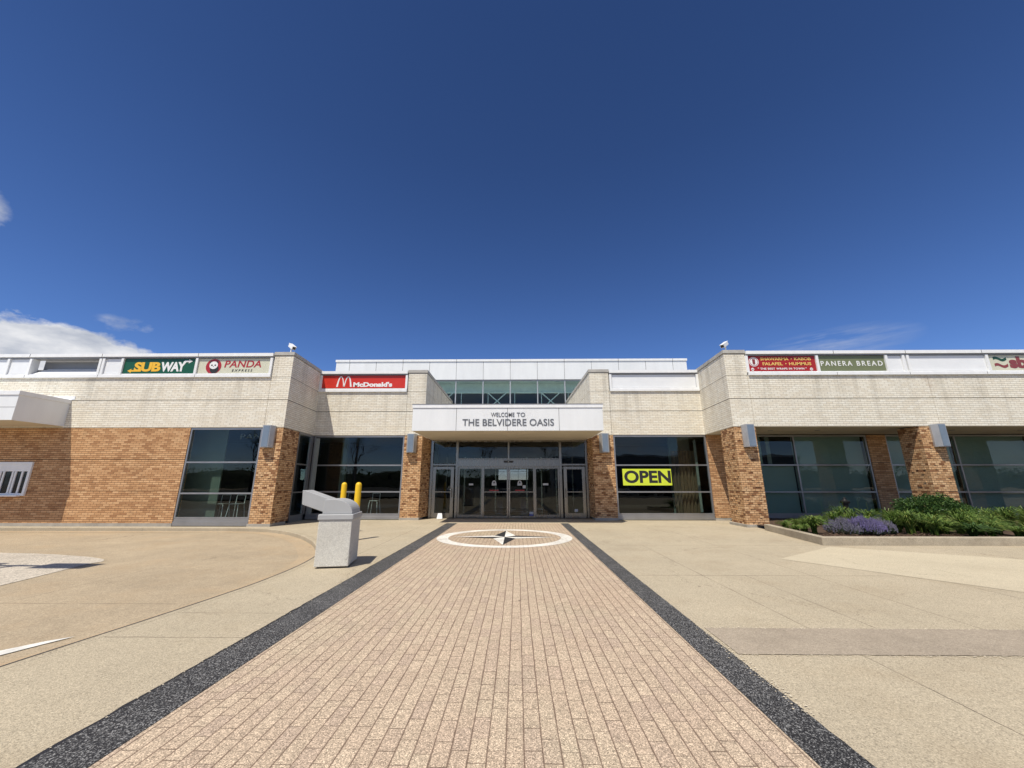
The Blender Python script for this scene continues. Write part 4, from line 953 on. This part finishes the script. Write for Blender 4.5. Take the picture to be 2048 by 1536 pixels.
# ------------------------------------------------------------------ cctv cameras
def cctv(x, y, label, sgn):
    t = thing('security_camera', label, 'security camera', (x, y, 6.96), 0, 'white security cameras on the parapet corners')
    p = MB(); p.lathe([(0.05, 0), (0.05, 0.02), (0.025, 0.03), (0.025, 0.20)], 12); p.box(-0.03, 0.03, -0.03, 0.03, 0.19, 0.22); p.build('bracket', 'white_metal', t)
    h = MB(); h.box(-0.17, 0.17, -0.065, 0.065, -0.06, 0.06); o = h.build('housing', 'white_metal', t, 0.012)
    mat = Matrix.Translation((0.03 * sgn, 0, 0.28)) @ Matrix.Rotation(R(-35 * sgn), 4, 'Z') @ Matrix.Rotation(R(30 * sgn), 4, 'Y') @ Matrix.Scale(1.25, 4)
    if sgn < 0: pass
    o.matrix_local = mat
    s = MB(); s.box(-0.20, 0.20, -0.065, 0.065, 0.054, 0.064); o2 = s.build('sun_shield', 'white_metal', o)
    l = MB(); l.box(*( (0.168, 0.176) if sgn > 0 else (-0.176, -0.168)), -0.048, 0.048, -0.043, 0.043); l.build('lens_window', 'lens', o)
cctv(-9.63, A + 0.12, 'white security camera on the left parapet corner, aimed right', 1)
cctv(8.74, A + 0.12, 'white security camera on the right parapet corner, aimed left', -1)

# ------------------------------------------------------------------ litter bin
b = thing('litter_bin', 'concrete litter bin with a grey plastic drive-up chute hood', 'litter bin', (-3.69, 8.56, 0.0), R(10))
MB().box(-0.315, 0.315, -0.41, 0.41, 0.03, 0.89).build('concrete_body', 'bin_conc', b, 0.012)
MB().box(-0.26, 0.26, -0.37, 0.37, 0.0, 0.031).build('foot', 'dark_line', b)
MB().box(-0.335, 0.335, -0.43, 0.43, 0.888, 0.998).build('lid_rim', 'bin_grey', b, 0.015)
pf = [(-0.27, 1.0), (-0.25, 1.275), (-0.10, 1.285)] + [(-0.10 + 0.40 * math.sin(R(a)), 1.0 + 0.285 * math.cos(R(a))) for a in range(10, 91, 8)]
MB().xprism(pf, -0.385, 0.36).build('hood', 'bin_grey', b, 0.008)
pf2 = [(-0.24, 1.03), (-0.68, 1.185), (-0.70, 1.46), (-0.66, 1.46), (-0.14, 1.275)]
MB().xprism(pf2, -0.35, 0.16).build('chute', 'bin_grey', b, 0.008)
MB().xprism([(-0.708, 1.21), (-0.69, 1.215), (-0.695, 1.43), (-0.712, 1.43)], -0.30, 0.11).build('chute_opening', 'black', b)

# ------------------------------------------------------------------ bollards
def bollard(x, y, label):
    t = thing('bollard', label, 'bollard', (x, y, 0), 0, 'yellow steel bollards by the wall')
    pr = [(0.088, 0.0), (0.088, 1.54)] + [(0.088 * math.cos(R(a)), 1.54 + 0.088 * math.sin(R(a))) for a in range(15, 90, 15)] + [(0.004, 1.628)]
    MB().lathe(pr, 24).build('sleeve', 'yellow', t, smooth=True)
    MB().lathe([(0.13, 0.0), (0.12, 0.018), (0.089, 0.022)], 20).build('footing', 'base', t)
bollard(-4.74, 12.0, 'yellow bollard nearer the viewer, right behind the litter bin')
bollard(-5.86, 13.6, 'yellow bollard farther back, left of the other one behind the bin')

# black bollard light in the bed
t = thing('bollard_light', 'short black bollard light with a wide cap in the planting bed', 'bollard light', (13.30, 16.8, 0.1))
MB().lathe([(0.14, 0.0), (0.14, 0.04), (0.10, 0.07), (0.095, 0.6), (0.105, 0.62), (0.105, 0.70)], 16).build('post', 'black', t, smooth=True)
MB().lathe([(0.11, 0.70), (0.15, 0.72), (0.17, 0.76), (0.17, 0.79), (0.09, 0.82), (0.06, 0.86), (0.06, 0.90), (0.03, 0.93)], 16).build('cap', 'black', t, smooth=True)
# white marker by the left swing door
t = thing('floor_sign', 'small white plastic floor marker standing by the left swing door', 'floor sign', (-3.57, S - 0.35, 0.0))
MB().add([(-0.13, -0.1, 0.02), (0.13, -0.1, 0.02), (0.09, -0.03, 0.26), (-0.09, -0.03, 0.26), (-0.13, -0.085, 0.02), (0.13, -0.085, 0.02), (0.09, -0.015, 0.26), (-0.09, -0.015, 0.26)],
         [(0, 1, 2, 3), (7, 6, 5, 4), (0, 4, 5, 1), (1, 5, 6, 2), (2, 6, 7, 3), (3, 7, 4, 0)]).build('front_leaf', 's_white', t)
MB().add([(-0.13, 0.10, 0.02), (0.13, 0.10, 0.02), (0.09, 0.02, 0.26), (-0.09, 0.02, 0.26), (-0.13, 0.085, 0.02), (0.13, 0.085, 0.02), (0.09, 0.005, 0.26), (-0.09, 0.005, 0.26)],
         [(3, 2, 1, 0), (4, 5, 6, 7), (1, 5, 4, 0), (2, 6, 5, 1), (3, 7, 6, 2), (0, 4, 7, 3)]).build('rear_leaf', 's_white', t)

# ------------------------------------------------------------------ stools inside
def stool(x, y, label, h=0.78, s=0.2):
    t = thing('bar_stool', label, 'stool', (x, y, 0.012), 0, 'metal stools behind the windows')
    MB().box(-s, s, -s, s, h - 0.03, h).build('seat', 'lamp_metal', t, 0.01)
    for i in (-1, 1):
        for k in (-1, 1):
            MB().tube([(i * s * 0.9, k * s * 0.9, h - 0.03), (i * s * 1.25, k * s * 1.25, 0)], 0.012, 6).build('leg', 'truss', t)
    MB().tube([(-s * 0.9, s * 0.9, h), (-s * 0.9, s * 1.05, h + 0.33), (s * 0.9, s * 1.05, h + 0.33), (s * 0.9, s * 0.9, h)], 0.012, 6).build('back_frame', 'truss', t)
stool(-12.2, 16.7, 'metal stool behind the left window, further left of the two')
stool(-11.5, 16.6, 'metal stool behind the left window, beside the brick pier')
stool(-6.9, 19.6, 'metal stool behind the window next to the entrance pier')
stool(-8.15, 19.7, 'metal stool behind the yellow bollards')

# ------------------------------------------------------------------ planter
cb = MB(); co = [(8.66, 14.7), (8.07, 11.2), (32, 11.2)]; ci = [(8.86, 14.7), (8.30, 11.42), (32, 11.42)]
cv = [(x, y, -0.05) for x, y in co] + [(x, y, 0.205) for x, y in co] + [(x, y, 0.205) for x, y in ci] + [(x, y, -0.05) for x, y in ci]
cb.add(cv, [(r * 3 + i, r * 3 + i + 1, ((r + 1) % 4) * 3 + i + 1, ((r + 1) % 4) * 3 + i) for r in range(4) for i in range(2)] + [(0, 3, 6, 9), (11, 8, 5, 2)])
tag(cb.build('planter_kerb', 'curb', bevel=0.015), 'low pale concrete kerb around the planting bed', 'kerb')
random.seed(5); so = MB(); nx_, ny_ = 90, 18
def soil_z(x, y): return 0.11 + 0.05 * noise.noise(Vector((x * 1.3, y * 1.3, 0))) + 0.025 * noise.noise(Vector((x * 7, y * 7, 3)))
for i in range(nx_ + 1):
    for k in range(ny_ + 1):
        y = 11.35 + (18.3 - 11.35) * k / ny_; x = 8.2 + (y - 11.2) * 0.16 + (31 - 8.2) * (i / nx_) ** 1.3; so.v.append((x, y, soil_z(x, y)))
so.f = [(i * (ny_ + 1) + k, (i + 1) * (ny_ + 1) + k, (i + 1) * (ny_ + 1) + k + 1, i * (ny_ + 1) + k + 1) for i in range(nx_) for k in range(ny_)]
struct(so.build('soil', 'mulch'))
mc = MB()
for _ in range(3800):
    x = random.uniform(8.3, 14); y = random.uniform(11.42, 12.6)
    if x < 8.2 + (y - 11.2) * 0.17: continue
    a = random.random() * 3.14; l = random.uniform(0.015, 0.045); ww = 0.008; z = soil_z(x, y) + random.uniform(0.0, 0.02); dz = random.uniform(-0.01, 0.012)
    dx, dy = math.cos(a) * l, math.sin(a) * l; ex_, ey_ = -math.sin(a) * ww, math.cos(a) * ww
    mc.add([(x - dx - ex_, y - dy - ey_, z), (x + dx - ex_, y + dy - ey_, z + dz), (x + dx + ex_, y + dy + ey_, z + dz + 0.004), (x - dx + ex_, y - dy + ey_, z + 0.004)], [(0, 1, 2, 3)])
tag(mc.build('bark_mulch', plain('bark_chips', (0.16, 0.10, 0.065), 0.95, 0, 0.6, 15)), 'brown bark mulch chips covering the soil of the bed', 'mulch', kind='stuff')

def blades(mb, cx_, cy_, n, rad, h, wdt, arch_, seed=0, z0=0.1, segs=4):
    rnd = random.Random(seed)
    for _ in range(n):
        a = rnd.uniform(0, 6.283); r0 = rnd.uniform(0, rad * 0.35); L = h * rnd.uniform(0.65, 1.15); out = arch_ * rnd.uniform(0.4, 1.2)
        bx, by = cx_ + r0 * math.cos(a * 1.7), cy_ + r0 * math.sin(a * 1.7); tw = rnd.uniform(-0.4, 0.4)
        px, py = -math.sin(a + tw), math.cos(a + tw); vs = []
        for i in range(segs + 1):
            u = i / segs; rr = out * u ** 1.6; zz = z0 + L * (math.sin(u * 2.0) / math.sin(1.57)) * (1 - 0.18 * u * out / max(h, 0.01))
            ww = wdt * (1 - u ** 2.2) * 0.5 + 0.0008
            vs += [(bx + rr * math.cos(a) - px * ww, by + rr * math.sin(a) - py * ww, zz), (bx + rr * math.cos(a) + px * ww, by + rr * math.sin(a) + py * ww, zz + 0.004)]
        mb.add(vs, [(2 * i, 2 * i + 1, 2 * i + 3, 2 * i + 2) for i in range(segs)])
    return mb
def clump(x, y, label, cat, n, rad, h, wdt, arch_, mat, seed, group=None, name='daylily_clump'):
    mb = blades(MB(), 0, 0, n, rad, h, wdt, arch_, seed, 0.0); o = mb.build(name, mat, loc=(x, y, soil_z(x, y) - 0.01)); return tag(o, label, cat, group)
clump(9.02, 12.75, 'spiky dark green lily clump between the grass and the purple flowers', 'lily', 130, 0.2, 0.50, 0.034, 0.46, 'lily', 2)
clump(13.0, 12.05, 'dark drooping lily clump at the front of the bed, right of the purple flowers', 'lily', 150, 0.25, 0.40, 0.036, 0.50, 'boxwood', 3)
random.seed(21)
gp = [(8.95, 14.0), (9.15, 13.4), (9.5, 13.9), (8.75, 13.2), (9.7, 14.6)]
gl_ = ['leftmost yellow green grass tuft, behind the planter kerb end', 'yellow green grass tuft in front row left of the lily clump', 'yellow green grass tuft in the middle of the left group', 'yellow green grass tuft nearest the kerb at the left', 'yellow green grass tuft at the back of the left group']
for i, (x, y) in enumerate(gp): clump(x, y, gl_[i], 'grass tuft', 120, 0.3, [0.30, 0.24, 0.34, 0.22, 0.30][i], 0.016, 0.30, 'grassblade', 30 + i, 'grass tufts at the left end of the bed', 'grass_tuft')
# dense mass of lilies
dm_ = MB(); random.seed(17); k = 0
for _ in range(150):
    x = random.uniform(10.4, 22.5); y = random.uniform(11.95, 15.0)
    if x < 11.45 and y < 13.6: continue
    if x < 10.9 + (13.6 - y) * 0.4: continue
    k += 1; blades(dm_, x, y, 75, 0.22, random.uniform(0.24, 0.70), 0.030, random.uniform(0.32, 0.55), 100 + k, soil_z(x, y) - 0.01, 4)
tag(dm_.build('lily_bed', 'lily'), 'dense green mass of arching lily leaves filling the right of the bed', 'lily bed', kind='stuff')
dm2 = MB(); k = 0
for _ in range(46):
    x = random.uniform(10.2, 15.5); y = random.uniform(14.4, 15.6); k += 1
    blades(dm2, x, y, 36, 0.3, random.uniform(0.22, 0.42), 0.016, 0.3, 400 + k, soil_z(x, y) - 0.01, 3)
    if k % 4 == 0:
        zz = soil_z(x, y); a = random.uniform(-0.05, 0.05); dm2.tube([(x, y, zz), (x + a, y, zz + 0.85)], 0.006, 4, 0.002)
tag(dm2.build('tall_grass', 'grassblade'), 'loose taller grass and stems at the back of the bed', 'grass', kind='stuff')
# catmint mounds
def catmint(x, y, rx, ry, h, label, flower, seed, nf, nst=1500):
    t = thing('catmint', label, 'flowering plant', (x, y, soil_z(x, y) - 0.02), 0, 'purple catmint mounds')
    rnd = random.Random(seed); lf = MB(); flw = MB()
    for s in range(nst):
        a = rnd.uniform(0, 6.283); u = math.sqrt(rnd.random()); X, Y = rx * u * math.cos(a), ry * u * math.sin(a)
        top = h * (math.sqrt(max(0, 1 - u * u)) * 0.8 + 0.2) * (0.82 + 0.5 * noise.noise(Vector((X * 4, Y * 4, seed))) + 0.16 * rnd.random())
        lx, ly = X * 0.25, Y * 0.25
        for i in range(5):
            z = top * (0.35 + 0.55 * rnd.random()); b_ = rnd.uniform(0, 6.283); l = rnd.uniform(0.018, 0.035); k = z / top
            px, py = X * (0.75 + 0.25 * k), Y * (0.75 + 0.25 * k); dx, dy = math.cos(b_) * l, math.sin(b_) * l
            lf.add([(px, py, z), (px + dx * .5 - dy * .4, py + dy * .5 + dx * .4, z + 0.01), (px + dx, py + dy, z - 0.005), (px + dx * .5 + dy * .4, py + dy * .5 - dx * .4, z + 0.01)], [(0, 1, 2, 3)])
        if rnd.random() < nf:
            hh = rnd.uniform(0.06, 0.17); tx, ty = X * 0.06 + rnd.uniform(-.015, .015), Y * 0.06 + rnd.uniform(-.015, .015)
            for i in range(4):
                uu = i / 4; px, py, pz = X + tx * uu, Y + ty * uu, top + hh * uu - 0.02; r = 0.019 * (1 - uu * 0.65); b_ = rnd.uniform(0, 2)
                flw.add([(px + r * math.cos(b_), py + r * math.sin(b_), pz), (px - r * math.sin(b_), py + r * math.cos(b_), pz + 0.008), (px - r * math.cos(b_), py - r * math.sin(b_), pz), (px + r * math.sin(b_), py - r * math.cos(b_), pz + 0.008), (px, py, pz + 0.022)],
                        [(0, 1, 4), (1, 2, 4), (2, 3, 4), (3, 0, 4), (0, 1, 2, 3)])
    lf.build('leaves', 'catmint', t); flw.build('flowers', flower, t)
catmint(10.45, 12.65, 0.50, 0.5, 0.44, 'vivid purple flowering mound at the centre of the purple group', 'purple', 1, 0.75, 1300)
catmint(9.88, 12.75, 0.46, 0.48, 0.38, 'greyer purple flowering mound, leftmost of the purple group', 'purple_dull', 2, 0.5, 1100)
catmint(11.12, 13.0, 0.45, 0.45, 0.34, 'dull lavender flowering mound, rightmost of the purple group', 'purple_dull', 3, 0.55, 1100)
# round shrub
def shrub(x, y, rx, ry, h, label):
    t = thing('shrub', label, 'shrub', (x, y, soil_z(x, y)))
    rnd = random.Random(77); lf = MB()
    for s in range(15000):
        a = rnd.uniform(0, 6.283); el = math.asin(rnd.uniform(-0.25, 1)); rr = 0.62 + 0.40 * rnd.random() ** 0.5
        nn = 1 + 0.26 * noise.noise(Vector((math.cos(a) * 2.2, math.sin(a) * 2.2, el * 2))) + 0.22 * noise.noise(Vector((math.cos(a) * 6, math.sin(a) * 6, el * 6)))
        X, Y, Z = rx * rr * nn * math.cos(el) * math.cos(a), ry * rr * nn * math.cos(el) * math.sin(a), h * 0.38 + h * 0.62 * rr * nn * math.sin(el)
        if Z < 0.03: continue
        l = rnd.uniform(0.03, 0.085); v1 = Vector((rnd.gauss(0, 1) + math.cos(a), rnd.gauss(0, 1) + math.sin(a), rnd.gauss(0.6, 0.8))).normalized(); v2 = v1.orthogonal().normalized(); v2.rotate(Matrix.Rotation(rnd.uniform(0, 6.28), 3, v1))
        c = Vector((X, Y, Z)); lf.add([c, c + v1 * l * 0.5 + v2 * l * 0.32, c + v1 * l, c + v1 * l * 0.5 - v2 * l * 0.32], [(0, 1, 2, 3)])
    lf.build('foliage', 'boxwood', t)
    tw = MB()
    for i in range(26):
        a = rnd.uniform(0, 6.28); e = rnd.uniform(0.4, 1.4); tw.tube([(0.05 * math.cos(a), 0.05 * math.sin(a), 0), (rx * .45 * math.cos(a) * math.cos(e), ry * .45 * math.sin(a) * math.cos(e), h * .4), (rx * .65 * math.cos(a) * math.cos(e), ry * .65 * math.sin(a) * math.cos(e), h * (.4 + .32 * math.sin(e)))], 0.012, 5, 0.004)
    tw.build('branches', 'bark', t)
shrub(14.3, 14.35, 1.12, 0.75, 1.02, 'dark green rounded shrub in front of the second brick column')

# ------------------------------------------------------------------ behind the viewer: street lamp, trees, parked cars (mirrored in the glass)
t = thing('street_lamp', 'tall twin headed street lamp by the drive-through lane', 'street lamp', (-13.05, 4.75, -0.12))
MB().tube([(0, 0, 0), (0, 0, 9.1)], 0.11, 12, 0.07).build('pole', 'grey_metal', t)
MB().lathe([(0.28, 0), (0.28, 0.6), (0.2, 0.65)], 16).build('base', 'base', t)
for s_ in (-1, 1):
    MB().box(*sorted((s_ * 0.05, s_ * 0.55)), -0.05, 0.05, 8.95, 9.03).build('arm', 'grey_metal', t)
    MB().box(*sorted((s_ * 0.5, s_ * 1.65)), -0.24, 0.24, 8.92, 9.08).build('lamp_head', 'grey_metal', t, 0.03)
def bare_tree(x, y, h, seed, label):
    rnd = random.Random(seed); t = thing('bare_tree', label, 'tree', (x, y, -0.12), 0, 'bare trees across the parking lot')
    br = MB()
    def grow(p, d, L, r, k):
        q = p + d * L; m_ = p + d * L * 0.5 + Vector((rnd.gauss(0, 1), rnd.gauss(0, 1), 0)) * L * 0.04
        br.tube([p, m_, q], r, 5, r * 0.65, caps=False)
        if k == 0: return
        for i in range(rnd.choice((2, 3, 3))):
            dd = (d + Vector((rnd.gauss(0, .55), rnd.gauss(0, .55), rnd.gauss(0.12, .3)))).normalized(); grow(q if i else m_.lerp(q, .7), dd, L * rnd.uniform(.62, .85), r * .6, k - 1)
    tk = MB(); tk.tube([(0, 0, 0), (0.05, 0, h * .28)], h * .022, 8, h * .016); tk.build('trunk', 'bark', t)
    grow(Vector((0.05, 0, h * .27)), Vector((0, 0, 1)), h * .2, h * .015, 6); br.build('crown', 'bark', t)
bare_tree(-25, -24, 10, 1, 'leafless broad tree behind the viewer on the left, mirrored in the bin window')
bare_tree(-15.5, -27, 9.5, 2, 'leafless tree behind the viewer mirrored near the entrance pier')
bare_tree(4.5, -26, 9, 3, 'leafless tree behind the viewer mirrored in the right entrance panel')
bare_tree(-35.6, -22, 10, 4, 'leafless tree behind the viewer mirrored in the left wing window')
bare_tree(-6, -30, 9, 6, 'leafless tree behind the viewer mirrored in the left entrance panel')
def car(x, y, rz, col, label, kind=0):
    t = thing('parked_car', label, 'car', (x, y, -0.12), rz, 'cars parked behind the viewer'); m_ = plain('car_paint', col, 0.25, 0.2, 0.02); hgt = 1.48 if kind == 0 else 1.75
    sl = [(-2.25, .35, .72, .78), (-2.2, .3, .85, .86), (-1.4, .25, .95, .9), (-.6, .25, 1.0, .9), (.9, .25, 1.02, .9), (1.7, .25, 1.02, .9), (2.2, .3, .98, .86), (2.28, .4, .85, .78)]
    b_ = MB(); vs = []
    for X, z0, z1, w_ in sl: vs += [(X, -w_, z0), (X, w_, z0), (X, w_ * 1.0, z1 * .8), (X, w_ * .9, z1), (X, -w_ * .9, z1), (X, -w_, z1 * .8)]
    b_.add(vs, [(i * 6 + k, i * 6 + (k + 1) % 6, (i + 1) * 6 + (k + 1) % 6, (i + 1) * 6 + k) for i in range(7) for k in range(6)] + [(5, 4, 3, 2, 1, 0), tuple(range(42, 48))])
    b_.build('body', m_, t, 0.03, smooth=True)
    g = MB(); e = 1.9 if kind else 1.6
    g.add([(-1.1, -.78, .98), (-1.1, .78, .98), (e, .78, 1.0), (e, -.78, 1.0), (-.35, -.6, hgt), (-.35, .6, hgt), (e - .5, .6, hgt), (e - .5, -.6, hgt)], [(0, 4, 5, 1), (1, 5, 6, 2), (2, 6, 7, 3), (3, 7, 4, 0), (4, 7, 6, 5)]); g.build('windows', 'lens', t, 0.03)
    B(-.4, e - .45, -.6, .6, hgt - .02, hgt + .03).build('roof', m_, t, 0.02)
    for X in (-1.4, 1.4):
        for s_ in (-1, 1):
            wl = MB(); wl.lathe([(.2, -.1), (.33, -.1), (.34, 0), (.33, .1), (.2, .1)], 20); wl.v = [(X + a, s_ * .82 + c, .34 + b2) for a, b2, c in wl.v]; o = wl.build('wheel', 'tyre', t)
            rm = MB(); rm.lathe([(.02, -.11), (.2, -.105), (.2, .105), (.02, .11)], 16); rm.v = [(X + a, s_ * .82 + c, .34 + b2) for a, b2, c in rm.v]; rm.build('rim', 'lamp_metal', o)
    for s_ in (-1, 1): B(-2.29, -2.2, s_ * .6 - .16, s_ * .6 + .16, .62, .74).build('headlight', 'truss', t)
car(14.2, -19, R(-92), (0.5, 0.5, 0.5), 'silver parked car behind the viewer'); car(17.2, -19.2, R(-88), (0.02, 0.02, 0.025), 'black parked car behind the viewer', 1); car(20.3, -19, R(-90), (0.05, 0.01, 0.01), 'dark red parked car behind the viewer')
car(-2, -19.3, R(-90), (0.25, 0.26, 0.28), 'grey parked car behind the viewer', 1); car(-9, -19, R(-90), (0.6, 0.6, 0.6), 'white parked car behind the viewer'); car(7.5, -19, R(-90), (0.03, 0.05, 0.12), 'navy parked car behind the viewer', 1)
bb = thing('distant_warehouse', 'long low grey building across the parking lot behind the viewer', 'building', (30, -55, -0.12))
MB().box(-22, 30, -6, 6, 0, 7).build('wall', 'grey_metal', bb); MB().box(-22.3, 30.3, -6.3, 6.3, 7, 7.4).build('roof', 'white_metal', bb)

hl = MB(); hn = 80
for i in range(hn + 1):
    x = -260 + 520 * i / hn; hz_ = 5.5 + 3.0 * noise.noise(Vector((x * .03, 0, 0))); hl.v += [(x, -112, -0.2), (x, -118, hz_ * .8), (x, -128, hz_), (x, -170, hz_ * 0.6)]
hl.f = [(i * 4 + k, (i + 1) * 4 + k, (i + 1) * 4 + k + 1, i * 4 + k + 1) for i in range(hn) for k in range(3)]
struct(hl.build('terrain', plain('wooded_slope', (0.035, 0.045, 0.025), 0.95, 0, 0.5, 0.4)))
# a thin green treeline far behind the viewer
tl = MB(); rnd = random.Random(9)
for i in range(9000):
    x = rnd.uniform(-220, 220); hgt = 7 + 4 * noise.noise(Vector((x * .05, 0, 0))) + 2 * noise.noise(Vector((x * .3, 5, 0))); z = rnd.uniform(2, hgt); y = -120 + rnd.uniform(-6, 6); s_ = rnd.uniform(.2, .45)
    a = Vector((rnd.gauss(0, 1), rnd.gauss(0, 1), rnd.gauss(0, 1))).normalized(); b_ = a.orthogonal().normalized(); c = Vector((x, y, z)); tl.add([c - a * s_, c + b_ * s_, c + a * s_, c - b_ * s_], [(0, 1, 2, 3)])
tag(tl.build('treeline', 'boxwood'), 'far treeline behind the viewer beyond the parking lot', 'treeline', kind='stuff')

scene.render.resolution_x = 1024; scene.render.resolution_y = 768
